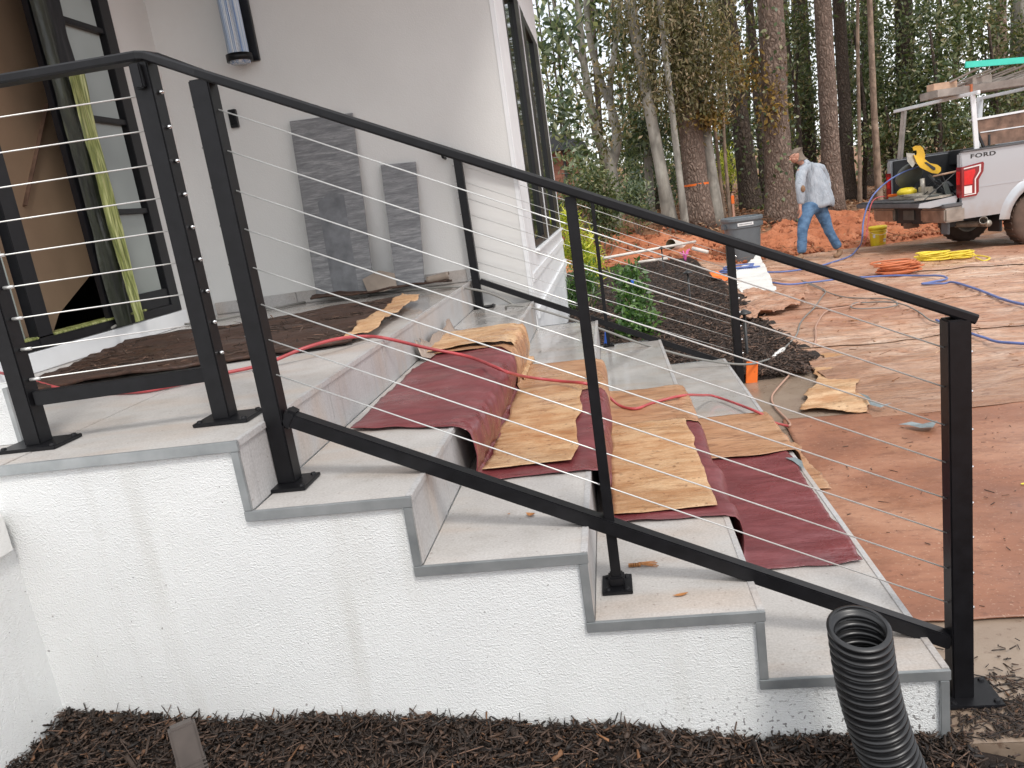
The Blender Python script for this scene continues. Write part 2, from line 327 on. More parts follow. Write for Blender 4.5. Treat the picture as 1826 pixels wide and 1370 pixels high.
M['leaf_dark'] = island('dark_evergreen_leaf', [(0, (.035, .055, .022)), (.4, (.08, .115, .045)), (.75, (.155, .18, .08)), (.92, (.25, .245, .13)), (1, (.48, .42, .30))], .45, .5, .25)
M['leaf_grey'] = island('grey_green_leaf', [(0, (.035, .06, .04)), (.35, (.09, .13, .08)), (.7, (.19, .23, .14)), (1, (.42, .44, .30))], .42, .6, .3)
M['leaf_olive'] = island('olive_brown_leaf', [(0, (.05, .05, .02)), (.4, (.13, .12, .055)), (.75, (.23, .19, .11)), (1, (.42, .31, .21))], .6, .4, .3)
M['leaf_gold'] = island('withered_oak_leaf', [(0, (.08, .05, .015)), (.5, (.22, .13, .04)), (1, (.45, .30, .09))], .6, .4, .3)
M['leaf_fresh'] = island('fresh_green_leaf', [(0, (.025, .06, .018)), (.5, (.07, .15, .04)), (.85, (.16, .27, .08)), (1, (.3, .45, .15))], .4, .6, .3)
M['leaf_yellow'] = island('yellow_green_leaf', [(0, (.16, .22, .03)), (.5, (.48, .52, .06)), (1, (.85, .78, .14))], .45, .5, .3)
M['needle'] = island('pine_needle', [(0, (.03, .05, .02)), (.6, (.08, .11, .05)), (1, (.2, .22, .12))], .5, .4, .2)
def bark(name, a, b, sc=(14, 14, 3), bump=.9):
    m = NM(name, .9); wob_ = m.n('ShaderNodeTexNoise'); wob_.inputs['Scale'].default_value = 6; wob_.inputs['Detail'].default_value = 3; m.L(m.co, wob_.inputs['Vector']); mpp = m.n('ShaderNodeMapping'); mpp.inputs['Scale'].default_value = sc; ad = m.n('ShaderNodeVectorMath'); ad.operation = 'MULTIPLY_ADD'; ad.inputs[1].default_value = (.16, .16, .16); m.L(wob_.outputs['Color'], ad.inputs[0]); m.L(m.co, ad.inputs[2]); m.L(ad.outputs[0], mpp.inputs['Vector']); v = m.n('ShaderNodeTexVoronoi'); v.feature = 'DISTANCE_TO_EDGE'; v.inputs['Scale'].default_value = 1.; m.L(mpp.outputs['Vector'], v.inputs['Vector'])
    n1 = m.noise(3, 6); f = m.mix(.5, m.noise(12, 6, m.map((2, 2, .5))), n1); c = m.ramp(f, [(.3, a), (.7, b)])
    c = m.mix(m.ramp(v.outputs['Distance'], [(.0, rr(.55)), (.2, rr(0))]), c, tuple(x*.4 for x in a)); m.color(c); m.bump(m.ramp(v.outputs['Distance'], [(0, rr(0)), (.3, rr(1))]), bump, .03); return m.m
M['bark_pine'] = bark('pine_bark', (.14, .095, .072), (.33, .24, .19), (17, 17, 5.5))
M['bark_dark'] = bark('dark_bark', (.045, .032, .024), (.11, .08, .06), (17, 17, 5))
M['bark_grey'] = bark('smooth_grey_bark', (.22, .20, .17), (.42, .40, .35), (3, 3, 1), .3)
M['bark_thin'] = bark('thin_tan_bark', (.2, .14, .1), (.38, .28, .21), (6, 6, 2), .4)
# misc
M['glass_dark'] = (lambda m: (m.color((.012, .02, .012)), m.m)[1])(NM('window_glass', .04, 0, .9))
m = NM('reeded_glass', .22, 0, .7); X = m.xyz(); m.color(m.ramp(m.noise(.9, 3), [(.35, (.13, .15, .14)), (.65, (.27, .30, .28))])); M['reeded'] = m.m
M['black_frame'] = simple('black_door_frame', (.008, .008, .01), .35, var=.2, vs=20)
m = NM('green_masking_film', .35); m.color(m.ramp(m.noise(14, 5, m.map((1, 3, .25)), dist=1.5), [(.3, (.05, .06, .015)), (.48, (.20, .23, .06)), (.68, (.52, .53, .25))])); m.bump(m.noise(20, 4, m.map((1, 3, .3))), .6, .01); M['tape'] = m.m
m = NM('clouded_film_on_black', .3); m.color(m.ramp(m.noise(8, 5, m.map((1, 2, .4)), dist=1.), [(.4, (.012, .014, .010)), (.62, (.03, .035, .022)), (.8, (.12, .13, .07))])); m.bump(m.noise(20, 4), .5, .01); M['film'] = m.m
M['kraftboard'] = simple('kraft_board', (.33, .225, .145), .75, var=.12, vs=3, bump=.2)
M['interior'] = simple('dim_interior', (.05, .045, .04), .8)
m = NM('grey_marble_plank', .5); n1 = m.noise(7, 10, m.map((.8, 1, 7)), dist=.3, rough=.8); c = m.ramp(n1, [(.3, (.11, .112, .118)), (.5, (.20, .202, .21)), (.68, (.38, .38, .38))]); c = m.mix(m.ramp(m.noise(20, 5, m.map((.6, 1, 4))), [(.55, rr(0)), (.7, rr(.5))]), c, (.09, .095, .105)); m.color(c); m.bump(n1, .2, .003); M['marble'] = m.m
M['marble_wet'] = simple('wet_marble_patch', (.15, .155, .165), .3, var=.3, vs=14)
m = NM('clear_ribbed_glass', .08, 0, .9); m.color(m.ramp(m.noise(2, 4, m.map((40, 40, .5))), [(.35, (.18, .3, .55)), (.5, (.5, .58, .68)), (.65, (.85, .87, .9))])); m.b.inputs['Transmission Weight'].default_value = .35; M['lampglass'] = m.m
M['black_plastic'] = simple('black_corrugated_plastic', (.012, .012, .013), .33, var=.3, vs=8, spec=.6)
m = NM('dirty_black_plastic', .35, 0, .6); m.color(m.mix(m.ramp(m.noise(8, 4), [(.55, rr(0)), (.8, rr(.35))]), (.011, .011, .012), (.12, .10, .085))); M['pipe'] = m.m
M['brown_pvc'] = simple('brown_downspout', (.075, .06, .052), .6, var=.25, vs=12)
M['pvc'] = simple('white_pvc', (.72, .66, .6), .5, var=.15)
M['pvc_in'] = simple('pipe_inside', (.2, .17, .11), .6)
M['red_hose'] = simple('red_hose', (.42, .065, .07), .4, var=.25, vs=9)
M['grey_cord'] = simple('grey_cord', (.2, .195, .18), .5)
M['tan_cord'] = simple('muddy_cord', (.42, .25, .18), .6)
M['blue_cord'] = simple('blue_cord', (.11, .16, .38), .45, var=.2)
M['yellow_cord'] = simple('yellow_cord', (.75, .58, .05), .45)
M['orange_cord'] = simple('orange_cord', (.55, .16, .06), .5)
M['white_plastic'] = simple('white_plastic_film', (.78, .76, .72), .4, var=.05)
M['grey_plastic'] = simple('grey_bin_plastic', (.13, .15, .165), .5, var=.12, vs=4, bump=.1)
M['yellow_plastic'] = simple('yellow_bucket_plastic', (.72, .56, .03), .4, var=.06)
M['orange'] = simple('orange_plastic', (.85, .17, .02), .5, var=.1)
M['pink'] = simple('pink_ribbon', (.75, .16, .45), .5)
M['blue_plastic'] = simple('blue_plastic', (.03, .13, .6), .4)
M['stake'] = simple('wood_stake', (.5, .28, .2), .8)
M['tape_grey'] = simple('torn_duct_tape', (.2, .24, .25), .4, var=.3, vs=25)
M['deadleaf'] = simple('dead_leaf', (.38, .16, .05), .7, var=.3, vs=40)
M['cardboard'] = simple('cardboard_grey', (.27, .22, .18), .8, var=.2)
def carpaint():
    m = NM('silver_truck_paint', .3, .35, .6); m.b.inputs['Coat Weight'].default_value = .6; m.b.inputs['Coat Roughness'].default_value = .08
    X = m.xyz(); c = m.mix(m.ramp(m.math('ADD', m.math('MULTIPLY', X[2], .5), m.math('MULTIPLY', m.noise(5, 5), .25)), [(.28, rr(.75)), (.52, rr(0))]), (.43, .45, .475), (.33, .22, .15)); m.color(c); return m.m
M['paint'] = carpaint()
M['chrome'] = simple('dirty_chrome', (.34, .31, .275), .3, .7, var=.3, vs=6)
M['bumper_plastic'] = simple('grey_bumper_plastic', (.10, .10, .105), .55, var=.2)
M['trim_dark'] = simple('dark_trim', (.02, .021, .023), .5, var=.2)
M['redlight'] = simple('red_lens', (.6, .012, .015), .12, var=.15, vs=15, spec=.8)
M['darkred'] = simple('dark_red_lens', (.22, .008, .012), .15, spec=.8)
M['clearlens'] = simple('clear_lens', (.75, .7, .68), .15, spec=.8)
M['rubber'] = simple('muddy_tyre_rubber', (.10, .065, .048), .85, var=.45, vs=5, bump=.4)
M['rust'] = simple('rusty_steel_lid', (.20, .12, .085), .6, .2, var=.5, vs=7)
M['white_paint'] = simple('white_rack_paint', (.74, .76, .78), .4, var=.08)
M['lumber'] = simple('weathered_aluminium_plank', (.33, .29, .26), .6, .3, var=.2, vs=9)
M['wood'] = simple('raw_lumber', (.5, .33, .23), .8, var=.18, vs=10)
M['teal'] = simple('teal_fibreglass', (.05, .58, .46), .45, var=.1)
M['saw_yellow'] = simple('saw_yellow_plastic', (.75, .43, .015), .4, var=.1)
M['saw_metal'] = simple('saw_cast_metal', (.38, .35, .3), .45, .4, var=.25, vs=15)
M['saw_guard'] = simple('saw_guard_grey', (.11, .12, .11), .5, var=.2)
M['skin'] = simple('skin', (.45, .22, .15), .55, var=.08)
M['hair'] = simple('short_greying_hair', (.17, .13, .10), .8, var=.4, vs=120)
m = NM('pale_blue_cotton_shirt', .85); m.color(m.ramp(m.noise(6, 5, m.map((2, 2, .7))), [(.3, (.27, .30, .34)), (.7, (.42, .45, .49))])); m.bump(m.noise(9, 5, m.map((2, 2, .5)), dist=1.), .9, .03); M['shirt'] = m.m
m = NM('blue_denim', .85); m.color(m.ramp(m.noise(8, 5, m.map((1, 1, 1.3))), [(.3, (.03, .075, .15)), (.7, (.12, .22, .36))])); m.bump(m.noise(12, 4, m.map((.8, .8, 2)), dist=1.), .8, .02); M['denim'] = m.m
M['boot'] = simple('tan_suede_boot', (.24, .14, .08), .8, var=.25, vs=30)
M['brick'] = simple('brick', (.27, .12, .08), .85, var=.25, vs=3)
M['mortar'] = simple('mortar', (.4, .34, .28), .9)
M['roofing'] = simple('dark_roof', (.04, .045, .05), .8)
M['ink'] = simple('dark_lettering', (.03, .03, .03), .5)
M['labelw'] = simple('white_label', (.75, .76, .76), .5)
M['logo'] = simple('blue_label_print', (.1, .2, .35), .5)
M['black_lid'] = simple('path_light_metal', (.035, .035, .035), .4, .3)

# ================================================================== STEPS
R_ = .175; D_ = 3.29
NX = [0, .385, .770, 1.150, 1.540]; ZL = [.875, .70, .525, .35, .175]
stairs = empty('entry_steps', 'wide entry steps tiled in grey stone-look porcelain on a white stucco base', 'steps')
poly = [(-1.77, -.4), (-1.77, .862)]
for k in range(5): poly += [(NX[k]-.011, ZL[k]-.013), (NX[k]-.011, (ZL[k+1] if k < 4 else 0)-.013)]
poly[-1] = (NX[4]-.011, -.4)
b = MB().prism(poly, 0, D_); st_o = b.build('stucco_base', M['stucco'], stairs)
def jit(): return random.uniform(-.0009, .0009)
def tl(b_, name, mat): return b_.build(name, mat, stairs)
g = .003
for k in range(1, 5):      # treads
    ys = [0, .62, 1.82, 3.02, D_] if k % 2 else [0, 1.22, 2.42, D_]
    for i in range(len(ys)-1):
        z = ZL[k]+jit(); tl(MB().box((NX[k-1]+.0015, ys[i]+(g/2 if i else -.004), ZL[k]-.013), (NX[k]+.003, ys[i+1]-g/2, z), .0012), 'tread_tile', M['tile'])
for k in range(0, 5):      # risers
    ys = [0, .6, 1.2, 1.8, 2.4, 3.0, D_] if k % 2 == 0 else [0, .3, .9, 1.5, 2.1, 2.7, D_]
    zb = ZL[k+1] if k < 4 else -.02
    for i in range(len(ys)-1):
        tl(MB().box((NX[k]-.010, ys[i]+(g/2 if i else 0), zb+.002), (NX[k]+jit(), ys[i+1]-g/2, ZL[k]-.0135)), 'riser_tile', M['tile2'])
    # thin pale edge strip on each nosing
    tl(MB().box((NX[k]-.012, -.002, ZL[k]-.014), (NX[k]+.0045, D_, ZL[k]+.0022), .001), 'nosing_strip', M['alu' if k == 99 else 'tile2'])
for ix in range(3):        # landing
    for iy in range(3):
        x1 = 0-.62*ix; x0 = x1-.62+g; y0 = [0, 1.22, 2.44][iy]; y1 = [1.22-g, 2.44-g, D_][iy]
        if ix == 2: x0 = -1.769
        tl(MB().box((x0, y0-(.004 if iy == 0 else 0), .862), (x1-(.0125 if ix == 0 else 0), y1, .875+jit()), .0012), 'landing_tile', M['tile'])
# aluminium edge profiles on both open ends of the steps
for Y0, Y1, nm in ((-.013, -.004, 'near'), (D_+.004, D_+.013, 'far')):
    for k in range(0, 5):
        xa = NX[k-1]-.02 if k else -1.2
        if nm == 'far' and k < 1: continue
        tl(MB().box((xa, Y0, ZL[k]-.024), (NX[k]+.004, Y1, ZL[k]+.002), .0015), 'edge_profile', M['alu'])
        zb = (ZL[k+1] if k < 4 else 0)+.003
        tl(MB().box((NX[k]-.019, Y0+.001, zb), (NX[k]+.001, Y1, ZL[k]-.025), .0015), 'edge_profile', M['alu'])
# ================================================================== HOUSE
house = empty('house', 'modern white stucco house with black framed glass door and tall corner window', 'house')
xd = -1.77
def hp(b_, name, mat, par=None): return b_.build(name, mat, par or house)
wl = MB(); wl.box((xd-.2, D_, -.4), (.36, D_+.2, 3.6)); hp(wl, 'front_wall', M['wall'])
hp(MB().box((xd-.2, 2.86, -.4), (xd, D_, 3.6)).box((xd-.2, -.4, 3.1), (xd, 2.86, 3.6)).box((xd-.2, -.4, -.4), (xd, .6, 3.1)).box((xd-.2, .6, -.4), (xd, 2.86, .972)), 'entry_side_wall', M['wall'])
hp(MB().box((xd, .9, .876), (xd+.02, 2.9, .968), .003), 'door_base_board', M['white_trim'])
for i in range(3):
    hp(MB().box((-1.76+i*.58, D_-.012, .877), (-1.76+(i+1)*.58-.004, D_, .955), .002), 'skirting_tile', M['tile2'])
# side wall with corner window
hp(MB().box((.36, D_-.004, -.4), (.38, 3.92, 3.6)).box((.36, 3.92, -.4), (.38, 7.1, .985)).box((.36, 3.92, 2.9), (.38, 7.1, 3.6)).box((.2, 7.1, -.4), (.38, 7.26, 3.6)).box((.2, 3.49, -.4), (.36, 7.1, .9)), 'side_wall', M['white_trim'])
hp(MB().box((.38, 3.40, .56), (.40, 7.26, .63), .004), 'wall_moulding', M['white_trim'])
hp(MB().box((.38, 3.40, .80), (.392, 7.26, .86), .004), 'wall_moulding', M['white_trim'])
hp(MB().box((.38, D_-.004, -.3), (.388, 3.40, 3.6), .003), 'corner_board', M['white_trim'])
hp(MB().box((.37, 3.9, .965), (.41, 7.14, .986), .004), 'window_sill', M['white_trim'])
win = hp(MB().box((.33, 3.92, .987), (.382, 4.0, 2.9)).box((.33, 4.78, .987), (.384, 5.62, 2.9)).box((.33, 6.5, .987), (.382, 7.1, 2.9)).box((.331, 4.0, .987), (.381, 4.78, 1.04)).box((.331, 5.62, .987), (.381, 6.5, 1.04)).box((.331, 4.0, 2.82), (.381, 4.78, 2.899)).box((.331, 5.62, 2.82), (.381, 6.5, 2.899)), 'window', M['black_frame'])
hp(MB().box((.352, 4.0, 1.04), (.358, 4.78, 2.82)), 'pane', M['glass_dark'], win)
hp(MB().box((.352, 5.62, 1.04), (.358, 6.5, 2.82)), 'pane', M['glass_dark'], win)
hp(MB().box((.384, 5.17, .99), (.39, 5.2, 2.9)), 'mullion_bead', M['white_trim'], win)
hp(MB().box((-4.5, 1.2, 3.6), (.9, 8.2, 3.75)), 'roof', M['roofing'])  # unseen overhang, added to shade the entry
# interior behind the open door
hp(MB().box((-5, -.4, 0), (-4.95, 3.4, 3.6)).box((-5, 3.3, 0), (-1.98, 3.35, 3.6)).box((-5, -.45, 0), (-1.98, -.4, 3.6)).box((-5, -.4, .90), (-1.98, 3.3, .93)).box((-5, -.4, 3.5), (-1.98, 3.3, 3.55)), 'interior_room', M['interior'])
# door assembly in the plane x = xd
def vbar(y0, y1, z0, z1, name, mat, dx0=-.09, dx1=.012, par=None, bev=.003): return hp(MB().box((xd+dx0, y0, z0), (xd+dx1, y1, z1), bev), name, mat, par)
dr = vbar(2.77, 2.87, .972, 3.1, 'door_frame', M['black_frame'])
vbar(.60, .68, .972, 3.1, 'frame_post', M['black_frame'], par=dr)
vbar(1.62, 1.72, .972, 3.1, 'frame_post', M['black_frame'], dx0=-.03, dx1=.02, par=dr)
vbar(2.17, 2.40, .972, 3.1, 'frame_post', M['black_frame'], dx0=-.02, dx1=.012, par=dr)
vbar(.68, 2.77, 3.0, 3.1, 'frame_head', M['black_frame'], dx1=.008, par=dr)
vbar(.68, 2.77, .972, 1.02, 'threshold', M['black_frame'], dx1=.016, par=dr)
vbar(1.2, 2.5, 1.0205, 1.032, 'threshold_film', M['tape'], dx1=.02, par=dr)
def reeds(y0, y1, z0, z1, par):
    n = int((y1-y0)/.011); xs = []; b = MB(); vs = []; fs = []
    for i in range(n*2+1):
        y = y0+(y1-y0)*i/(n*2); x = xd-.03+(.0028 if i % 2 else -.0028)
        vs += [(x, y, z0), (x, y, z1)]
    for i in range(n*2): fs.append((2*i, 2*i+2, 2*i+3, 2*i+1))
    b.add(vs, fs); hp(b, 'reeded_pane', M['reeded'], par)
zz = [1.02, 1.09, 1.569, 2.069, 2.562, 3.0]
for z0, z1 in zip(zz[:-1], zz[1:]):
    if z1-z0 > .1: reeds(2.42, 2.77, z0+.03, z1, dr)
reeds(.68, 1.60, 1.02, 3.0, dr)
for z in zz[2:-1]: vbar(2.40, 2.775, z, z+.03, 'muntin', M['black_frame'], -.045, .004, dr)
vbar(2.40, 2.775, 1.021, 1.12, 'muntin', M['black_frame'], -.045, .004, dr)
# crumpled masking film over the meeting stile
def film(y0, y1, z0, z1, off, amp, mat, name, seed):
    ny = 14; nz = 150; Yg, Zg = np.meshgrid(np.linspace(y0, y1, ny), np.linspace(z0, z1, nz))
    e = (np.linspace(-1, 1, ny)[None, :]); Xg = xd+off+amp*fbm(Yg*30, Zg*3, 0, 4, seed)+amp*.6*ridge(Yg*16, Zg*1.2, 2, seed)
    Yg = Yg+.016*e*fbm(Zg*4, Zg*0+seed, 0, 3, seed)
    grid_mesh(name, Xg, Yg, Zg, mat, dr)
film(2.17, 2.33, .98, 3.0, .03, .010, M['film'], 'masking_film', 3)
film(2.30, 2.41, .98, 2.30, .045, .014, M['tape'], 'masking_film', 9)
film(2.28, 2.40, 2.3, 3.0, .03, .004, M['black_frame'], 'stile_face', 4)
# kraft covered panel standing inside
kb = hp(MB().prism([(1.15, 1.0), (2.08, 1.0), (2.164, 1.09), (2.69, 1.364), (2.95, 1.5), (2.95, 3.3), (1.15, 3.3)], -2.06, -2.04, 'x'), 'kraft_panel', M['kraftboard'])
hp(MB().beam((-2.035, 2.12, 1.66), (-2.035, 2.50, 2.2), .006, .035, up=(1, 0, 0)), 'tape_strip', M['rust'])
# low stucco wing wall with cap (left, towards the viewer)
wing = empty('low_wing_wall', 'low white stucco wall running forward from the steps with projecting cap', 'wall')
MB().prism([(-1.6, -.4), (-.66, -.4), (-.655, .66), (-1.6, .66)], -3.2, 0).build('wall_body', M['stucco'], wing)
MB().box((-1.7, -3.3, .66), (-.635, -.02, .76), .004).build('cap', M['ledge'], wing)
pier = empty('stucco_pier', 'short white stucco pier with grey metal corner strip behind the left post', 'pier')
MB().box((-1.25, .2, .877), (-.735, .3, 1.03)).build('pier_body', M['stucco'], pier)
MB().box((-.735, .198, .877), (-.722, .302, 1.032)).build('corner_strip', M['alu'], pier)

# ================================================================== things on the house wall
sc_ = empty('wall_sconce', 'tall ribbed glass tube wall light with black band on the entry wall', 'wall light')
sx, sy = -1.15, D_-.115
MB().box((-1.155, D_-.03, 2.395), (-1.10, D_-.001, 3.3), .003).build('back_plate', M['black_frame'], sc_)
prof = []; b = MB(); n = 36
vs = []; fs = []
for z in (2.42, 3.25):
    for k in range(n*2):
        r = .062 if k % 2 else .058; a = PI*k/n; vs.append((sx-.035+r*math.cos(a), sy+r*math.sin(a), z))
for k in range(n*2): fs.append((k, (k+1) % (2*n), 2*n+(k+1) % (2*n), 2*n+k))
b.add(vs, fs).build('ribbed_glass_tube', M['lampglass'], sc_)
T0 = Matrix.Translation((sx-.035, sy, 0))
MB().lathe([(.066, 2.385), (.078, 2.385), (.078, 2.425), (.066, 2.425), (.066, 2.385)], 32, T0).build('black_band', M['black'], sc_, True)
MB().lathe([(0.001, 2.372), (.055, 2.372), (.062, 2.38), (.062, 2.40)], 32, T0).build('bottom_lens', M['lampglass'], sc_, True)
MB().box((sx-.06, sy+.04, 3.0), (sx-.01, D_-.028, 3.04)).build('bracket', M['black_frame'], sc_)
ob = empty('wall_socket_box', 'small black rectangular box on the entry wall right of the railing posts', 'outlet cover')
MB().box((-1.375, D_-.03, 2.03), (-1.325, D_-.001, 2.14), .003).build('cover', M['black_frame'], ob)
MB().box((-1.365, D_-.034, 2.045), (-1.335, D_-.03, 2.125), .001).build('flap', M['black'], ob)
def slab(x0b, x1b, x0t, x1t, zt, label, patch=None):
    o = empty('marble_plank', label, 'stone plank', 'grey stone planks leaning on the entry wall')
    yb, yt = D_-.16, D_-.03; z0 = .905
    vs = []
    for (x, z) in ((x0b, z0), (x1b, z0), (x1t, zt), (x0t, zt+.012)):
        y = yb+(yt-yb)*(z-z0)/(zt-z0); vs += [(x, y, z), (x, y+.012, z)]
    fs = [(0, 2, 4, 6), (1, 7, 5, 3), (0, 1, 3, 2), (2, 3, 5, 4), (4, 5, 7, 6), (6, 7, 1, 0)]
    MB().add(vs, fs).build('plank_body', M['marble'], o)
    if patch:
        a, b_, c, d = patch
        def q(x, z): y = yb+(yt-yb)*(z-z0)/(zt-z0)-.002; return (x, y, z)
        MB().add([q(a, z0+.01), q(b_, z0+.01), q(b_-.005, d), q((a+b_)/2, d+.03), q(a-.012, d-.02)], [(0, 1, 2, 3, 4)]).build('wet_patch', M['marble_wet'], o, fix=False)
slab(-.985, -.60, -.985, -.575, 2.0, 'tall grey veined stone plank leaning on the entry wall, the wider one', (-.87, -.70, 0, 1.52))
slab(-.455, -.27, -.455, -.23, 1.655, 'short narrow grey stone plank leaning on the entry wall')

# ================================================================== RAILINGS
S = .048
def post(b, x, y, z0, z1, s=S): return b.box((x-s/2, y-s/2, z0), (x+s/2, y+s/2, z1), .003)
def plate(x, y, z, sx_, sy_, par, dx=0, dy=0):
    p = MB().box((x-sx_/2+dx, y-sy_/2+dy, z), (x+sx_/2+dx, y+sy_/2+dy, z+.009), .0015).build('base_plate', M['black'], par)
    for ax in (-1, 1):
        for ay in (-1, 1):
            MB().lathe([(0, .015), (.006, .014), (.008, .009)], 8, Matrix.Translation((x+dx+ax*(sx_/2-.014), y+dy+ay*(sy_/2-.014), z))).build('anchor_bolt', M['black'], p)
def fitting(p, d, par):
    M_ = Matrix.Translation(Vector(p)) @ Vector(d).to_track_quat('Z', 'Y').to_matrix().to_4x4()
    MB().lathe([(.0052, 0), (.006, .003), (.0045, .007), (.0025, .0095), (0, .010)], 10, M_).build('cable_fitting', M['steel_fit'], par, True)
rail = empty('near_railing', 'black metal cable railing on the near side of the steps and landing', 'railing')
P0 = (-.635, .155); P1 = (-.137, .215); P2 = (.025, .165); P3 = (1.622, .137); PM = (.826, .152)
z1t = 1.757; z2t = 1.688; z3t = .940
def zr(x): return z2t+(z3t-z2t)*(x-P2[0])/(P3[0]-P2[0])
def ppost(x, y, z0, z1): return post(MB(), x, y, z0, z1).build('post', M['black'], rail)
a0 = ppost(*P0, .884, z1t); plate(*P0, .876, .17, .11, rail); a1 = ppost(*P1, .884, z1t); plate(*P1, .876, .15, .11, rail, .01, 0)
a2 = ppost(*P2, .709, zr(P2[0])); plate(*P2, .701, .13, .11, rail, .0, -.01); a3 = ppost(*P3, -.01, zr(P3[0])+.0); plate(*P3, .001, .125, .11, rail, .018, 0)
MB().box((PM[0]-.0125, PM[1]-.0125, .357), (PM[0]+.0125, PM[1]+.0125, zr(PM[0])), .002).build('post', M['black'], rail); plate(*PM, .351, .075, .09, rail)
MB().box((PM[0]-.02, PM[1]-.02, .36), (PM[0]+.02, PM[1]+.02, .385), .004).build('post_collar', M['black'], rail)
# top rail: level part, short turned corner, raked part
pts = [(-1.6, .125, z1t+.014), (P1[0]-.05, P1[1]-.01, z1t+.014), (P1[0]+.0, P1[1]-.004, z1t+.015), (P1[0]+.03, P1[1]-.010, z1t+.010), (P2[0]-.0, P2[1]-.005, z2t+.014), (P3[0]+.036, P3[1], zr(P3[0]+.036)+.012)]
def flatbar(pts, wdt, th, name, par, bev=.005):
    vs = []; fs = []; P = [Vector(p) for p in pts]
    for i, p in enumerate(P):
        d = (P[min(i+1, len(P)-1)]-P[max(i-1, 0)]).normalized(); s_ = Vector((0, 0, 1)).cross(d).normalized(); u = d.cross(s_)
        for (a, c) in ((-1+.16, -1), (1-.16, -1), (1, -.6), (1, .6), (1-.16, 1), (-1+.16, 1), (-1, .6), (-1, -.6)): vs.append(p+s_*a*wdt/2+u*c*th/2)
    for i in range(len(P)-1):
        for k in range(8): fs.append((i*8+k, i*8+(k+1) % 8, i*8+8+(k+1) % 8, i*8+8+k))
    fs += [tuple(range(8)), tuple(range(len(vs)-8, len(vs)))]
    return MB().add(vs, fs).build(name, M['black'], par)
flatbar(pts, .047, .022, 'top_rail', rail)
# bottom rails
ZB0, ZB1 = float(ony(520, 742, .165)[2]), float(ony(1690, 1141, .137)[2])
def zb(x): return ZB0+(ZB1-ZB0)*(x-.05)/(1.60-.05)
MB().beam((P0[0]+.026, P0[1]+.003, 1.003), (P1[0]-.026, P1[1]-.003, 1.003), .026, .038, bev=.002).build('bottom_rail', M['black'], rail)
MB().beam((P2[0]+.026, P2[1], zb(P2[0]+.026)), (P3[0]-.022, P3[1], zb(P3[0]-.022)), .038, .036, bev=.003).build('bottom_rail', M['black'], rail)
MB().beam((P2[0]+.024, P2[1], zb(P2[0]+.024)+.004), (P2[0]+.05, P2[1], zb(P2[0]+.05)-.001), .042, .05, bev=.006).build('weld_bracket', M['black'], rail)
MB().box((P1[0]-.012, P1[1]-.04, z1t-.06), (P1[0]+.012, P1[1]-.026, z1t-.004), .003).build('rail_bracket', M['black'], rail)
for i in range(9):
    z = 1.689-.0795*i
    MB().tube([(-1.6, P1[1]+(P1[1]-P0[1])*(-1.6-P1[0])/(P1[0]-P0[0]), z), (P1[0]-.026, P1[1], z)], .0019, 6).build('cable', M['steel'], rail, True)
    fitting((P1[0]+.026, P1[1], z), (1, 0, 0), rail); 
    MB().tube([(P0[0]+.026, P0[1], z), (P0[0]+.052, P0[1]+.003, z)], .0042, 8).build('cable_sleeve', M['steel'], rail, True)
zc0 = [1.62, 1.528, 1.437, 1.347, 1.255, 1.165, 1.077, .988]; zc1 = [.875, .785, .696, .607, .519, .433, .342, .253]
for za, zb_ in zip(zc0, zc1):
    MB().tube([(P2[0]+.024, P2[1], za), (P3[0]-.02, P3[1], zb_)], .0018, 6).build('cable', M['steel'], rail, True)
    fitting((P2[0]-.026, P2[1], za+.015), (-1, 0, 0), rail); fitting((P3[0]+.026, P3[1], zb_-.015), (1, 0, 0), rail)
    
far = empty('far_railing', 'black metal cable railing on the far side of the steps against the house wall', 'railing')
F1 = (.04, 3.23); FM = (.825, 3.27); F2 = (1.63, 3.32)
def zf(x): return 1.655+(.885-1.655)*(x-.04)/(1.62-.04)
post(MB(), *F1, .709, zf(.04)).build('post', M['black'], far); plate(*F1, .701, .13, .09, far, .03, 0)
post(MB(), *F2, -.04, zf(1.63)).build('post', M['black'], far)
MB().box((FM[0]-.011, FM[1]-.011, .357), (FM[0]+.011, FM[1]+.011, zf(FM[0])), .002).build('post', M['black'], far); plate(*FM, .351, .07, .07, far)
flatbar([(-.085, 3.225, zf(-.085)+.013), (1.70, 3.323, zf(1.70)+.013)], .045, .022, 'top_rail', far)
MB().beam((.066, F1[1], .872), (1.605, F2[1], .112), .036, .034, bev=.003).build('bottom_rail', M['black'], far)
MB().tube([(-.055, 3.225, zf(-.055)-.005), (-.05, 3.235, zf(-.05)-.045), (-.045, 3.29, zf(-.05)-.05)], .008, 8).build('wall_bracket', M['black'], far, True)
for i in range(8):
    za = 1.585-.0985*i; zb2 = .80-.088*i
    MB().tube([(.066, F1[1], za), (1.605, F2[1], zb2+.03)], .0018, 6).build('cable', M['steel'], far, True)
    fitting((F1[0]-.026, F1[1], za+.01), (-1, 0, 0), far); fitting((F2[0]+.026, F2[1], zb2+.01), (1, 0, 0), far)

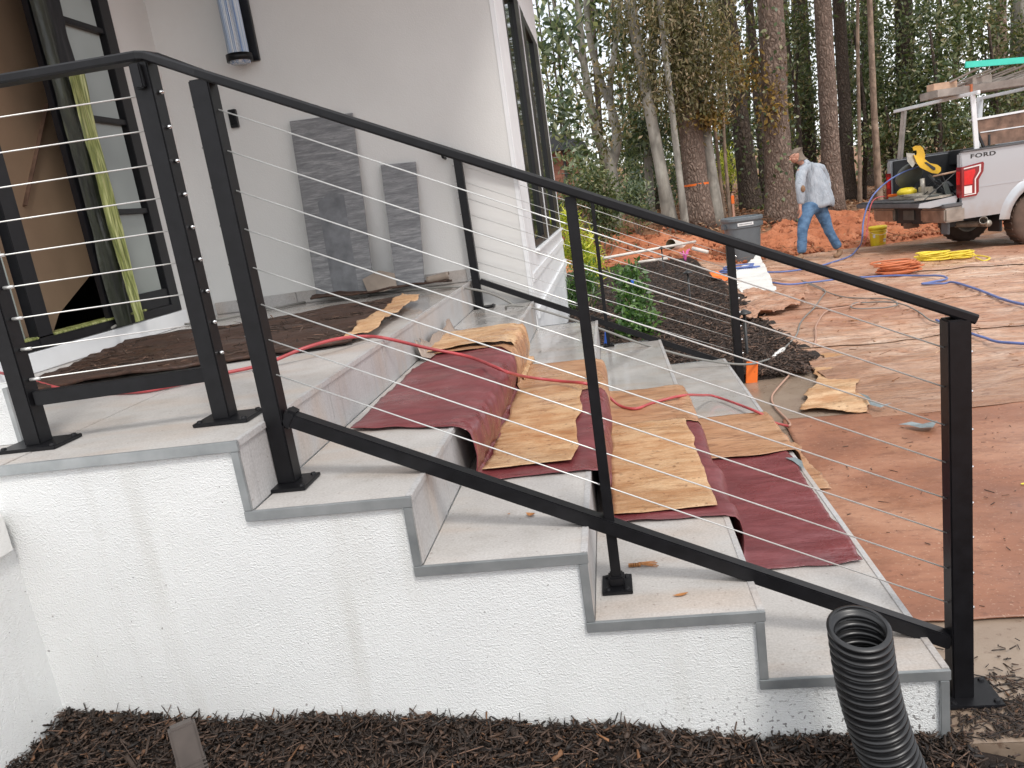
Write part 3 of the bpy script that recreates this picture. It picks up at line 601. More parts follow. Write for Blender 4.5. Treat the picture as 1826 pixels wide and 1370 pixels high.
# ================================================================== PAPERS on the steps
BUL = [1, 1.15, .75, .55, .35]
def drape_profile(x0, x1, off, bul=.03, sag=0., seed=0):
    """x,z of a sheet running down the steps from x0 to x1"""
    pts = []; 
    k0 = next(k for k in range(1, 6) if k == 5 or x0 < NX[k])
    x = x0
    for k in range(k0, 5):
        z = ZL[k]+off; xs = NX[k-1]+.012 if k > k0 else x0; xe = min(NX[k]-.02, x1)
        bb = bul*BUL[k]; bp = NX[k-1]+bul*BUL[k-1]*.9+.05 if k > k0 else xs
        for t in np.linspace(0, 1, 14): pts.append((bp+(xe-bp)*t, z+.002))
        if x1 <= NX[k]: return pts
        zl = ZL[k+1] if k < 4 else 0.
        for t in np.linspace(.1, 1, 8):
            a = t*PI/2; pts.append((NX[k]-.02+(bb+.02)*math.sin(a), z+.004-.03*(1-math.cos(a))))
        for t in np.linspace(.1, 1, 10):
            zz_ = z-.026+(zl+.03-z+.026)*t; pts.append((NX[k]+bb*(1-.25*t)+.012*math.sin(t*PI), zz_))
        for t in np.linspace(.2, 1, 5):
            a = t*PI/2; pts.append((NX[k]+bb*.75+.045*(1-math.cos(a)), zl+off+.03*(1-math.sin(a))+.002))
    for t in np.linspace(.1, 1, 10): pts.append((NX[4]+bul*.75+.05+(x1-NX[4]-.05)*t, off+.004))
    return pts
def drape(name, x0, x1, ya, yb, off, mat, label, cat='paper sheet', bul=.03, wr=.008, seed=1, edge=.02, thick=.0012, parent=None, ny=60, skew=None):
    pf = np.array(drape_profile(x0, x1, off, bul, seed=seed))
    seg = np.r_[0, np.cumsum(np.hypot(*np.diff(pf, axis=0).T))]; n = max(20, int(seg[-1]/.012)); s_ = np.linspace(0, seg[-1], n)
    px = np.interp(s_, seg, pf[:, 0]); pz = np.interp(s_, seg, pf[:, 1])
    dx = np.gradient(px); dz = np.gradient(pz); L = np.hypot(dx, dz); nx, nz = -dz/L, dx/L
    t = np.linspace(0, 1, ny)
    A = ya(px) if callable(ya) else ya; B = yb(px) if callable(yb) else yb
    A = A+edge*fbm(s_*6, 0*s_+seed, 0, 4, seed); B = B+edge*fbm(s_*6, 0*s_+seed+9, 0, 4, seed+4)
    Yg = A[:, None]+(B-A)[:, None]*t[None, :]; Sg = np.repeat(s_[:, None], ny, 1)
    d = wr*(.5+fbm(Sg*3, Yg*8, 0, 5, seed)+.9*ridge(Sg*2.2, Yg*4.5, 4, seed+3)); d = np.maximum(d, .0)
    zlim = np.where(dz[:, None] < -.5*L[:, None], 2.2, 1.)
    d = d*zlim
    xe = x0+0*t; 
    Xg = px[:, None]+nx[:, None]*d; Zg = pz[:, None]+nz[:, None]*d
    ends = edge*.9*fbm(t*7, t*0+seed, 0, 4, seed+7)[None, :]
    fall = np.exp(-s_/.05)[:, None]+np.exp(-(seg[-1]-s_)/.05)[:, None]; Xg = Xg+ends*fall
    o = grid_mesh(name, Xg, Yg, Zg, mat, parent, True, thick)
    if label: tag(o, label, cat)
    return o
dA = lambda x: .60-.09*np.clip((x-.06)/.4, 0, 1)
drape('red_rosin_paper', .045, 1.538, dA, lambda x: 1.78-.30*np.clip((x-.3)/.3, 0, 1), .003, M['red_paper'], 'dark red rosin paper sheet draped down the near half of the steps', bul=.045, wr=.008, seed=2, ny=90)
drape('brown_paper', -.0+.02, 1.64, lambda x: 1.70-.25*np.clip((x-.35)/.2, 0, 1), lambda x: 2.22-.18*np.clip((x-.3)/.2, 0, 1), .010, M['brown_paper'], 'muddy brown paper runner draped down the middle of the steps', bul=.045, wr=.006, seed=5, ny=60)
drape('tan_paper', .03, .40, 1.72, 2.17, .026, M['tan_paper'], 'torn tan bark-stained paper on the top step beside the riser', bul=.03, wr=.010, seed=8, ny=40, edge=.05)
drape('tan_paper', .448, .725, lambda x: .57+.05*(x-.45), 1.56, .016, M['tan_paper'], 'tan bark-stained paper lying over red paper on the second step down', wr=.003, seed=12, ny=70, edge=.018)
drape('tan_paper', .822, 1.142, .56, 1.47, .016, M['tan_paper'], 'tan bark-stained paper lying over red paper on the third step down', wr=.003, seed=15, ny=70, edge=.015)
# upturned grey brown edge against the top riser
b = MB(); pts = smooth_path([(.012, 1.62, .80), (.02, 1.75, .76), (.018, 1.95, .775), (.015, 2.15, .765), (.03, 2.30, .735)], 8)
vs = []; fs = []
for i, p in enumerate(pts):
    h = .04+.03*float(vnoise(i*.35, 0, 0, 5)); vs += [(p[0]+.06, p[1], .712), (p[0]+.022, p[1], .725), (p[0]+.004+.01*float(vnoise(i*.5, 3, 0, 5)), p[1], .735+h)]
for i in range(len(pts)-1): fs += [(i*3, i*3+1, i*3+4, i*3+3), (i*3+1, i*3+2, i*3+5, i*3+4)]
tag(b.add(vs, fs).build('curled_paper_edge', M['grey_paper'], None, True), 'curled grey-brown paper edge standing against the top riser', 'paper scrap').modifiers.new('s', 'SOLIDIFY').thickness = .003
# dark bark mat on the landing
def flatsheet(name, corners, z, mat, label, cat, nu=60, nv=30, amp=.01, seed=1, edge=.02, th=.004, parent=None, freq=(3, 9), zfun=None):
    c = [np.array(p, float) for p in corners]; U, V = np.meshgrid(np.linspace(0, 1, nu), np.linspace(0, 1, nv))
    P = (1-U)[..., None]*(1-V)[..., None]*c[0]+U[..., None]*(1-V)[..., None]*c[1]+U[..., None]*V[..., None]*c[2]+(1-U)[..., None]*V[..., None]*c[3]
    ex = edge*fbm(P[..., 0]*5, P[..., 1]*5, 0, 4, seed); ey = edge*fbm(P[..., 0]*5+40, P[..., 1]*5, 0, 4, seed+2)
    rim = np.maximum(np.abs(2*U-1), np.abs(2*V-1))**6
    X = P[..., 0]+ex*rim; Y = P[..., 1]+ey*rim
    h = amp*np.maximum(0, .55+fbm(X*freq[0], Y*freq[1], 0, 5, seed)+.6*ridge(X*freq[0]*.6, Y*freq[1]*.5, 3, seed+1))
    zb_ = zfun(X, Y) if zfun else 0
    if parent is not None and parent.name.startswith('drive_sheeting'): h = h*np.clip((Y-2.3)/1.3, .2, 1)
    o = grid_mesh(name, X, Y, z+h+zb_, mat, parent, True, th)
    if label: tag(o, label, cat)
    return o
mt = flatsheet('dark_floor_mat', [(-1.42, .98), (-.12, 1.22), (-.28, 2.62), (-1.72, 2.2)], .879, M['dark_mat'], 'dark brown fibrous mat laid on the landing in front of the door', 'floor mat', 110, 60, .016, 3, .05, .012)
tag(flatsheet('torn_tan_strip', [(-.16, 1.20), (-.07, 1.32), (-.12, 2.40), (-.28, 2.60)], .90, M['tan_paper'], 'torn tan paper strip along the right edge of the dark landing mat', 'paper scrap', 14, 50, .02, 21, .03, .003))
# bark debris strip and scraps at the wall foot
flatsheet('debris_strip', [(-.99, 3.02), (-.12, 3.12), (-.12, 3.24), (-.99, 3.19)], .885, M['dark_mat'], 'ragged dark brown strip of soaked paper under the leaning stone planks', 'paper scrap', 70, 12, .03, 33, .02, .012)
b = MB(); vs = []; fs = []
for i in range(9):
    for j in range(13):
        t = j/12*PI*1.6; vs.append((-.25+i*.018, 3.13+.022*math.cos(t), .93+.022*math.sin(t)+i*.002))
for i in range(8):
    for j in range(12): fs.append((i*13+j, i*13+j+1, i*13+14+j, i*13+13+j))
o = b.add(vs, fs).build('rolled_card', M['cardboard'], None, True); tag(o, 'small rolled up piece of brown card on the landing beside the short plank', 'card roll'); o.modifiers.new('s', 'SOLIDIFY').thickness = .002
P_ = [(-.63, 3.09, .905), (-.52, 3.08, .90), (-.44, 3.10, .915), (-.45, 3.13, 1.0), (-.55, 3.14, 1.03), (-.66, 3.12, .99)]
o = MB().add(P_, [(0, 1, 2, 3, 4, 5)]).build('torn_card', M['cardboard']); tag(o, 'torn piece of brown card leaning between the two stone planks', 'card scrap'); o.modifiers.new('s', 'SOLIDIFY').thickness = .003

# ================================================================== GROUND
def ax(lo, hi, n, c, k):
    t = np.linspace(-1, 1, n); s_ = np.sinh(k*t)/math.sinh(k); return np.where(s_ < 0, c+(c-lo)*s_, c+(hi-c)*s_)
Xg, Yg = np.meshgrid(ax(-90, 120, 240, 4, 3.2), ax(-14, 170, 260, 14, 3.2))
def ground_z(x, y):
    z = terr(x, y); t = y-yback(x)
    low = 1-sstep(-1.5, .2, t); z = z-.07*low
    z = z+sstep(1, 3, t)*(.05*fbm(x*1.3, y*1.3, 0, 4, 8))
    return z
tag(grid_mesh('ground', Xg, Yg, ground_z(Xg, Yg), M['litter']), kind='structure')
# red clay churned up along the back of the drive
tt = np.linspace(0, 1, 170); xx = np.linspace(-5, 17, 420); Xc, Tc = np.meshgrid(xx, tt)
Yc = yback(Xc)-.30+.12*fbm(Xc*2, 0*Xc, 0, 3, 62)+Tc*(2.7+1.0*fbm(Xc*.6, 0*Xc, 0, 3, 61))
fade = sstep(0, .12, Tc)*(1-sstep(.78, 1, Tc))
Zc = terr(Xc, Yc)+fade*(.07+.10*np.maximum(-.3, fbm(Xc*1.1, Yc*1.1, 0, 3, 31))+.15*np.maximum(0, ridge(Xc*2.4, Yc*2.4, 4, 41))*sstep(.05, .3, Tc)+.08*fbm(Xc*6, Yc*6, 0, 4, 51))-.04*(1-fade)
tag(grid_mesh('red_clay_bank', Xc, Yc, Zc, M['clay']), kind='structure')
# concrete walk and drive under the sheeting
tag(MB().add([(1.53, -.03, -.001), (2.7, -.03, -.001), (2.7, 3.42, -.001), (1.53, 3.42, -.001)], [(0, 1, 2, 3)]).box((1.53, -.03, -.12), (2.7, 3.42, -.004)).build('walkway', M['concrete']), kind='structure')
Xd, Yd = np.meshgrid(np.r_[np.linspace(2.0, 6, 30), np.linspace(6.4, 26, 30)], np.linspace(-6, 14.5, 70))
Yd2 = np.minimum(Yd, yback(Xd)+.1)
tag(grid_mesh('driveway', Xd, Yd2, base_g(Xd, Yd2)-.02, M['clay']), kind='structure')
# front mulch bed
hz_x = [-1.6, -.67, -.213, .178, .52, .83, 1.115, 1.53, 2.2, 3.4]; hz_z = [.20, .185, .134, .121, .094, .054, .01, -.004, -.004, -.01]
def mz(x, y): return np.interp(x, hz_x, hz_z)-.012*np.abs(y)+.018*fbm(x*5, y*5, 0, 4, 71)
Xm, Ym = np.meshgrid(np.linspace(-1.7, 3.4, 260), np.linspace(-3.0, .0, 120)); Ym = np.where(Ym > -.05, Ym+.0, Ym)
def bed_fade(x, y): return -.05*sstep(1.56, 1.75, x)*sstep(-.16, -.02, y)
tag(grid_mesh('front_mulch_bed', Xm, Ym, mz(Xm, Ym)-.012+bed_fade(Xm, Ym), M['soil']), kind='structure')
def rand_dir(n, flat=.35, rng=RNG):
    a = rng.uniform(0, 2*PI, n); d = np.stack([np.cos(a), np.sin(a), rng.normal(0, flat, n)], -1); return d/np.linalg.norm(d, axis=1)[:, None]
def chips(name, C, D, L, W, T, mat, kind='stuff', parent=None):
    n = len(C); up = RNG.normal(0, .45, (n, 3)); up[:, 2] += 1; S1 = np.cross(up, D); S1 /= np.linalg.norm(S1, axis=1)[:, None]; N1 = np.cross(D, S1)
    L, W, T = [np.broadcast_to(q, (n,))[:, None] for q in (L, W, T)]
    tap = RNG.uniform(.25, 1, (n, 1)); V = []
    for sx_ in (-1, 1):
        for sy_ in (-1, 1):
            for sz_ in (-1, 1):
                k = tap if sx_ > 0 else 1
                V.append(C+D*L*sx_*(.5+.12*sy_*RNG.uniform(-1, 1, (n, 1)))+S1*W*.5*sy_*k+N1*T*.5*sz_)
    V = np.stack(V, 1); F = np.array([(0, 1, 3, 2), (4, 6, 7, 5), (0, 4, 5, 1), (2, 3, 7, 6), (0, 2, 6, 4), (1, 5, 7, 3)])
    F = (F[None]+np.arange(n)[:, None, None]*8).reshape(-1, 4)
    me = bpy.data.meshes.new(name); me.vertices.add(n*8); me.vertices.foreach_set('co', V.reshape(-1)); me.loops.add(F.size); me.loops.foreach_set('vertex_index', F.ravel())
    me.polygons.add(len(F)); me.polygons.foreach_set('loop_start', np.arange(0, F.size, 4)); me.update(calc_edges=True)
    return tag(link(me, name, mat, parent), kind=kind)
n = 34000
cx = RNG.uniform(-1.4, 2.7, n); cy = -np.abs(RNG.uniform(0, 1, n))**1.3*1.25-.004
keep = ~((cx > 1.58) & (cy > -.10) & (RNG.random(n) < .93)); cx, cy = cx[keep], cy[keep]; n = len(cx)
C = np.stack([cx, cy, mz(cx, cy)+RNG.uniform(-.008, .016, n)], -1)
chips('mulch_chips', C, rand_dir(n, .38), RNG.gamma(2.2, .0085, n)+.006, RNG.gamma(2.2, .0019, n)+.001, RNG.uniform(.001, .004, n), M['chips'])
n = 22000; cx = RNG.uniform(-1.2, 2.4, n); cy = -RNG.random(n)**1.3*.8-.004; k = ~((cx > 1.58) & (cy > -.10)); cx, cy = cx[k], cy[k]; n = len(cx)
chips('mulch_crumbs', np.stack([cx, cy, mz(cx, cy)+RNG.uniform(-.002, .017, n)], -1), rand_dir(n, .5), RNG.uniform(.003, .012, n), RNG.uniform(.001, .004, n), .002, M['chips'])
n = 1800; cx = RNG.uniform(-1.2, 2.2, n); cy = -RNG.random(n)*.8-.01; k = ~((cx > 1.55) & (cy > -.12)); cx, cy = cx[k], cy[k]; n = len(cx)
chips('mulch_fibres', np.stack([cx, cy, mz(cx, cy)+RNG.uniform(.006, .02, n)], -1), rand_dir(n, .3), RNG.uniform(.04, .09, n), RNG.uniform(.001, .0028, n), .0012, M['chips_dry'])
n = 260; cx = RNG.uniform(-.6, 1.5, n); cy = RNG.uniform(-.03, -.004, n); C = np.stack([cx, cy, mz(cx, cy)+.010], -1); D3 = rand_dir(n, 1.2)
chips('mulch_sticks', C, D3, RNG.uniform(.03, .07, n), RNG.uniform(.0015, .004, n), .0015, M['chips'])
M['clods'] = island('clay_clods', [(0, (.17, .05, .022)), (.5, (.36, .12, .055)), (1, (.56, .24, .13))], .95)
n = 9000; x = RNG.uniform(-3, 13, n); t = RNG.random(n)**1.1*2.5-.15; y = yback(x)+t; k = RNG.random(n) < .25+.9*(fbm(x*1.3, y*1.3, 0, 3, 77)+.3); x, y, t = x[k], y[k], t[k]; n = len(x)
z = terr(x, y)+.06+.10*np.maximum(0, fbm(x*1.1, y*1.1, 0, 3, 31))+.10*sstep(0, .5, t)*np.maximum(0, ridge(x*2.4, y*2.4, 4, 41))
sz_ = RNG.gamma(1.5, .015, n)+.010
chips('clay_clods', np.stack([x, y, z], -1), rand_dir(n, .6), sz_*1.3, sz_, sz_*.8, M['clods'])
# crumbs of mulch spilled on the walkway around the newel foot
n = 900; a = RNG.normal(0, .12, n)+1.72; c_ = np.abs(RNG.normal(0, .13, n)); C = np.stack([a, c_-.02, .004+0*a], -1)
C = C[(C[:, 0] > 1.56)]; n = len(C)
chips('spilled_mulch', C, rand_dir(n, .1), RNG.gamma(2.5, .007, n)+.004, RNG.uniform(.0015, .005, n), .002, M['chips'])
n = 230; C = np.stack([RNG.uniform(1.65, 3.4, n), RNG.uniform(.3, 2.6, n), .013+0*np.zeros(n)], -1)
chips('scattered_debris', C, rand_dir(n, .05), RNG.gamma(1.2, .009, n)+.002, RNG.uniform(.001, .004, n), .0015, M['chips'])
# side mulch bed between the steps, house and drive
Xs, Ts = np.meshgrid(np.linspace(-4, 1, 150)*0+np.linspace(0, 1, 150), np.linspace(0, 1, 240))
Ys = 3.315+Ts*9.4; edge_x = 2.22+.10*fbm(Ys*.9, 0*Ys, 0, 3, 81)-.35*sstep(3.75, 3.40, Ys)*1.
edge_x = np.where(Ys < 3.5, np.minimum(edge_x, 2.12), edge_x); lx = np.where(Ys < 7.3, .39, -4.0)
Xs = lx+(edge_x-lx)*Xs
def sz(x, y): return .035+.02*fbm(x*3, y*3, 0, 4, 91)+.02*sstep(5, 9, y)
rim = np.minimum(sstep(0, .04, (edge_x-Xs)), sstep(3.315, 3.36, Ys))
tag(grid_mesh('side_mulch_bed', Xs, Ys, np.where(rim < 1, -.05+(sz(Xs, Ys)+.05)*rim, sz(Xs, Ys)), M['soil']), kind='structure')
n = 30000; cy = 3.34+9.2*RNG.random(n)**1.6; cx = RNG.uniform(.4, 2.16, n); cx = np.where(cy > 7.3, RNG.uniform(-1.5, 2.2, n), cx)
cx = np.minimum(cx, np.where(cy < 3.5, 2.05, 2.2)); C = np.stack([cx, cy, sz(cx, cy)+RNG.uniform(-.004, .012, n)], -1)
chips('mulch_chips', C, rand_dir(n, .3), RNG.gamma(3, .012, n)+.012, RNG.uniform(.004, .012, n), RNG.uniform(.002, .005, n), M['chips_dry'])

# ---- boards and kraft sheets protecting the walk and drive
flatsheet('hardboard_cover', [(1.575, .455), (2.9, .43), (3.6, 2.30), (1.70, 2.44)], .004, M['board'], 'reddish-brown mud-stained hardboard covering the walk at the foot of the steps', 'floor protection', 90, 90, .003, 101, .012, .004)
flatsheet('hardboard_cover', [(2.92, .50), (6.4, .35), (6.6, 2.2), (3.62, 2.27)], .003, M['board'], 'mud-stained hardboard sheet on the drive at the right edge of view', 'floor protection', 60, 40, .003, 105, .012, .004)
drv = empty('drive_sheeting', 'wet crumpled tan kraft paper sheets covering the whole drive', 'floor protection')
flatsheet('kraft_sheet', [(2.25, 3.3), (9.5, 2.6), (9.5, 12.2), (2.25, 12.1)], -.008, M['kraft'], None, None, 220, 420, .036, 200, .0, 0, drv, (1.8, 6), lambda X, Y: base_g(X, Y)+.006)
row = 0; y = 2.36
while y < 13.2:
    dep = random.uniform(1.25, 1.7); x = [2.2, 2.05, 2.3, 2.15][row % 4] + random.uniform(-.05, .1)
    if y > 3.3: x = max(x, 2.2)
    while x < 11.5:
        ln = random.uniform(2.3, 3.8); res_x = int(ln/(.035 if y < 7 else .07)); res_y = int(dep/(.02 if y < 7 else .04))
        sk = random.uniform(-.05, .05)
        ymx = lambda xx, yy: min(yy, float(yback(xx))+.1)
        cs = [(x-.05, y+sk), (x+ln+.12, y+random.uniform(-.06, .06)), (x+ln+.1, ymx(x+ln, y+dep+.12)), (x-.08, ymx(x, y+dep+.12+random.uniform(-.05, .05)))]
        if cs[3][1]-cs[0][1] > .25:
            zo = .006+.006*((row+int(x*3)) % 3)
            flatsheet('kraft_sheet', cs, zo-.012, M['kraft'], None, None, res_x, res_y, .036, 200, .025, 0, drv, (1.8, 6), lambda X, Y: base_g(X, Y)+.012)
        x += ln
    y += dep; row += 1
flatsheet('kraft_scrap', [onz(1430, 735, 0)[:2], onz(1545, 740, 0)[:2], onz(1525, 640, 0)[:2], onz(1468, 625, 0)[:2]], .006, M['tan_paper'], 'pale torn paper flap lying at the near corner of the mulch bed', 'paper scrap', 40, 40, .02, 301, .08, .002)
flatsheet('kraft_scrap', [onz(1300, 590, 0)[:2]+np.array([.05, 0]), onz(1420, 560, 0)[:2], onz(1440, 530, 0)[:2], onz(1330, 530, 0)[:2]], .02, M['kraft'], 'crumpled paper heap along the drive edge beside the white sheet', 'paper scrap', 60, 40, .07, 305, .08, .002, None, (3, 8))
# white film sheet
wp = [ong(1300, 500), ong(1340, 555), ong(1395, 545), ong(1355, 478)]
flatsheet('white_plastic_sheet', [p[:2] for p in wp], float(wp[0][2])+.03, M['white_plastic'], 'white plastic sheet lying at the drive edge with blue cord on it', 'plastic sheet', 40, 40, .035, 311, .03, .002, None, (2, 4))

# ================================================================== FOLIAGE
def leaf_quads(C, D, N, L, W, curl=.0):
    n = len(C); S1 = np.cross(N, D); S1 /= np.linalg.norm(S1, axis=1)[:, None]+1e-9
    L = np.broadcast_to(L, (n,))[:, None]; W = np.broadcast_to(W, (n,))[:, None]
    mid = C+D*L*.45
    return np.stack([C, mid+S1*W*.5, C+D*L, mid-S1*W*.5], 1)
def foliage_pts(cen, rad, n, k, sp, rng):
    """n leaf positions in k clumps spread through an ellipsoid"""
    q = rng.normal(0, 1, (k, 3)); q /= np.linalg.norm(q, axis=1)[:, None]; q *= rng.random((k, 1))**.4
    cc = np.array(cen)+q*np.array(rad); i = rng.integers(0, k, n)
    return cc[i]+rng.normal(0, 1, (n, 3))*sp*(.5+rng.random((k, 1))[i])
def crown(name, mat, blobs, leaf, seed, parent, droop=.35, asp=.38):
    rng = np.random.default_rng(seed); V = []
    for (cen, rad, n, k, sp) in blobs:
        C = foliage_pts(cen, rad, n, k, sp, rng); D = rng.normal(0, 1, (n, 3)); D[:, 2] -= droop; D /= np.linalg.norm(D, axis=1)[:, None]
        N = rng.normal(0, 1, (n, 3)); N[:, 2] += .6; L = leaf*rng.uniform(.6, 1.3, n); V.append(leaf_quads(C, D, N, L, L*asp*rng.uniform(.8, 1.2, n)))
    return raw_quads(name, np.concatenate(V), mat, parent)
def trunk_pts(u, v, depth, H, lean=(0, 0), wob=.06, seed=0):
    p = atd(u, v, depth); z0 = float(terr(p[0], p[1]))
    return [(p[0]+lean[0]*t*H+wob*math.sin(t*9+seed)*t*(1 if t < 1 else 1), p[1]+lean[1]*t*H+wob*math.cos(t*7+seed)*t, z0-.15+(H+.15)*t) for t in np.linspace(0, 1, 14)]
def trunk_mesh(b, pts, r0, r1, n=14, flare=1.45, seed=0):
    P = np.array(pts); m = len(P); zz_ = (P[:, 2]-P[0, 2]); R = r0+(r1-r0)*zz_/zz_[-1]; R = R*(1+(flare-1)*np.exp(-zz_/.35))
    k0 = len(b.v); b.tube(smooth_path(pts, 3), np.interp(np.linspace(0, 1, len(smooth_path(pts, 3))), np.linspace(0, 1, m), R), n)
    V = np.array(b.v[k0:]); nz = fbm(V[:, 0]*5+seed, V[:, 1]*5, V[:, 2]*1.2, 3, seed); ctr = np.repeat(np.array(smooth_path(pts, 3)), n, 0)
    V2 = ctr+(V-ctr)*(1+.13*nz)[:, None]; b.v[k0:] = [tuple(p) for p in V2]; return b
def tall_tree(kind, label, u, v, depth, wpx, mat, H=15, lean=(0, 0), seed=0, crownmat='needle', group='tall trunks at the edge of the woods', ivy=None, flare=1.35):
    o = empty(kind, label, 'tree', group)
    r = wpx/2*depth/FPX; pts = trunk_pts(u, v, depth, H, lean, .05, seed)
    b = trunk_mesh(MB(), pts, r, r*.5, 14, flare, seed)
    rg = random.Random(seed)
    for i in range(7):
        t = .62+.05*i; j = int(t*13); p = Vector(pts[j]); a = rg.uniform(0, 2*PI); L = rg.uniform(1.2, 2.4)
        b.tube(smooth_path([p, p+Vector((math.cos(a), math.sin(a), .15))*L*.5, p+Vector((math.cos(a), math.sin(a), .5))*L], 3), np.linspace(r*.25, r*.08, 7), 6)
    b.build('trunk', M[mat], o, True)
    tp = pts[-2]; crown('crown', M[crownmat], [((tp[0], tp[1], tp[2]-1.2), (2.2, 2.2, 2.2), 1800, 40, .28)], .24, seed, o)
    if ivy:
        rng = np.random.default_rng(seed+5); n = ivy; zt = rng.random(n)**.8; j = np.clip((zt*5).astype(int), 0, 12); P = np.array(pts)
        C = np.stack([np.interp(zt*6, np.arange(14), P[:, q]) for q in range(3)], -1); a = rng.uniform(0, 2*PI, n); rr_ = r*rng.uniform(1.0, 1.7, n)+.02
        C[:, 0] += rr_*np.cos(a); C[:, 1] += rr_*np.sin(a); D = rng.normal(0, .6, (n, 3)); D[:, 2] -= .6; D /= np.linalg.norm(D, axis=1)[:, None]
        raw_quads('ivy', leaf_quads(C, D, np.stack([np.cos(a), np.sin(a), .4+0*a], -1), .10, .07), M['leaf_dark'], o)
    return o
TT = [
 ('pine_tree', 'brown pine trunk ringed with an orange ribbon behind the grey bin', 1246, 385, 15.5, 44, 'bark_pine', (-.012, 0), None),
 ('pine_tree', 'thickest brown pine trunk just left of the walking man', 1392, 360, 16.0, 50, 'bark_pine', (.004, 0), 500),
 ('pine_tree', 'brown pine trunk directly behind the walking man', 1484, 330, 17.5, 34, 'bark_pine', (-.006, 0), None),
 ('dark_tree', 'dark ivied trunk leaning left between the grey trunks and thickest pine', 1340, 352, 18.0, 34, 'bark_dark', (-.055, 0), 500),
 ('dark_tree', 'thin dark trunk touching the left side of the thickest pine', 1366, 350, 18.5, 18, 'bark_dark', (-.02, 0), None),
 ('dark_tree', 'dark trunk between the thickest pine and the man\'s pine', 1442, 330, 22.0, 34, 'bark_dark', (0, 0), 400),
 ('dark_tree', 'dark trunk just right of the walking man and his pine', 1513, 332, 20.0, 24, 'bark_dark', (-.01, 0), None),
 ('slim_tree', 'slim pale bare trunk standing left of the truck tailgate', 1568, 332, 17.5, 12, 'bark_thin', (-.02, 0), None),
 ('dark_tree', 'broad dark trunk behind the truck rack\'s far post', 1618, 300, 21.0, 34, 'bark_dark', (0, 0), 400),
 ('dark_tree', 'brown trunk right behind the ladder and planks on the truck', 1785, 300, 24.0, 22, 'bark_pine', (0, 0), None),
 ('beech_tree', 'pale broad mottled trunk at the right edge above the truck', 1815, 300, 20.0, 40, 'bark_grey', (.012, 0), None),
 ('beech_tree', 'grey smooth trunk leaning left, left of the orange ribboned pine', 1196, 375, 15.0, 22, 'bark_grey', (-.085, .02), None),
 ('beech_tree', 'thin grey forked stem touching the ribboned pine\'s left side', 1222, 392, 14.8, 12, 'bark_grey', (-.03, 0), None),
 ('beech_tree', 'short grey trunk right beside the orange ribboned pine', 1278, 380, 15.6, 22, 'bark_grey', (-.05, 0), None),
 ('slim_tree', 'slim bare sapling right of the grey trunks', 1290, 360, 16.5, 6, 'bark_thin', (-.03, 0), None),
 ('slim_tree', 'slender sapling seen under the truck rack near the far post', 1683, 300, 21.0, 9, 'bark_thin', (-.01, 0), None),
 ('slim_tree', 'slender sapling seen under the truck rack nearer its white post', 1700, 300, 21.4, 8, 'bark_thin', (.02, 0), None),
 ('dark_tree', 'far dark trunk behind the slim pale trunk', 1552, 330, 26.0, 22, 'bark_dark', (.01, 0), None),
 ('dark_tree', 'far dark trunk between the thick pine and its dark neighbour', 1415, 320, 28.0, 16, 'bark_dark', (0, 0), None),
 ('slim_tree', 'thin far sapling right of the man\'s dark neighbour trunk', 1532, 340, 19.0, 7, 'bark_thin', (.03, 0), None),
]
for i, (k_, lb, u, v, dp, wpx, mt_, ln, ivy) in enumerate(TT):
    t_ = tall_tree(k_, lb, u, v, dp, wpx, mt_, 13 if 'slim' not in k_ else 9, ln, i*3+1, 'needle' if 'pine' in k_ else 'leaf_dark', 'tree trunks at the edge of the woods', ivy)
# orange ribbon round the pine
p = atd(1246, 385, 15.5); z0 = float(terr(p[0], p[1])); rb = 22*15.5/FPX
o = MB().lathe([(rb*1.04, .76), (rb*1.05, .80)], 20, Matrix.Translation((p[0]-.012, p[1], z0))).build('orange_ribbon', M['orange'], None, True, False); tag(o, 'orange marking ribbon tied around the pine trunk', 'ribbon')
# multi-stemmed grey tree at the left with glossy grey green leaves
mg = empty('multi_stem_tree', 'grey multi-stemmed tree with glossy grey-green leaves beside the house corner', 'tree')
def A(u, v, d): return tuple(atd(u, v, d))
b = MB(); base = atd(1092, 345, 15.5); bz = float(terr(base[0], base[1])); B0 = (base[0], base[1], bz-.1)
for path, r0, r1 in (([B0, A(1090, 300, 15.5), A(1070, 255, 15.5), A(1058, 210, 15.4), A(1042, 120, 15.2), A(1030, 0, 15), A(1020, -150, 15)], .13, .05),
                     ([A(1090, 300, 15.5), A(1100, 250, 15.6), A(1092, 200, 15.7), A(1070, 140, 15.8), A(1050, 60, 15.8), A(1040, -80, 15.8)], .11, .05),
                     ([A(1092, 215, 15.7), A(1088, 150, 15.9), A(1100, 60, 16), A(1110, -60, 16)], .08, .04),
                     ([A(1062, 225, 15.4), A(1040, 160, 15.3), A(1005, 110, 15.1)], .05, .02), ([A(1045, 120, 15.2), A(1000, 50, 15), A(985, 0, 15)], .05, .02)):
    q = smooth_path(path, 5); b.tube(q, np.linspace(r0, r1, len(q)), 10)
b.build('trunk', M['bark_grey'], mg, True)
def bl(u, v, d, ru, rv, n, k, sp): s_ = d/FPX; return (A(u, v, d), (ru*s_, ru*s_*.8, rv*s_), n, k, sp)
crown('crown', M['leaf_grey'], [bl(985, 60, 14.5, 45, 60, 520, 40, .20), bl(1075, 25, 16.2, 60, 45, 520, 40, .2), bl(1000, 190, 14.8, 36, 50, 420, 34, .18), bl(1120, 110, 16.5, 45, 70, 600, 40, .18), bl(1040, 290, 15.2, 25, 30, 300, 30, .16), bl(1130, 230, 16.5, 45, 40, 520, 34, .18), bl(990, -60, 14.5, 70, 50, 500, 40, .25), bl(1110, -60, 16.5, 80, 50, 500, 40, .25)], .19, 501, mg)
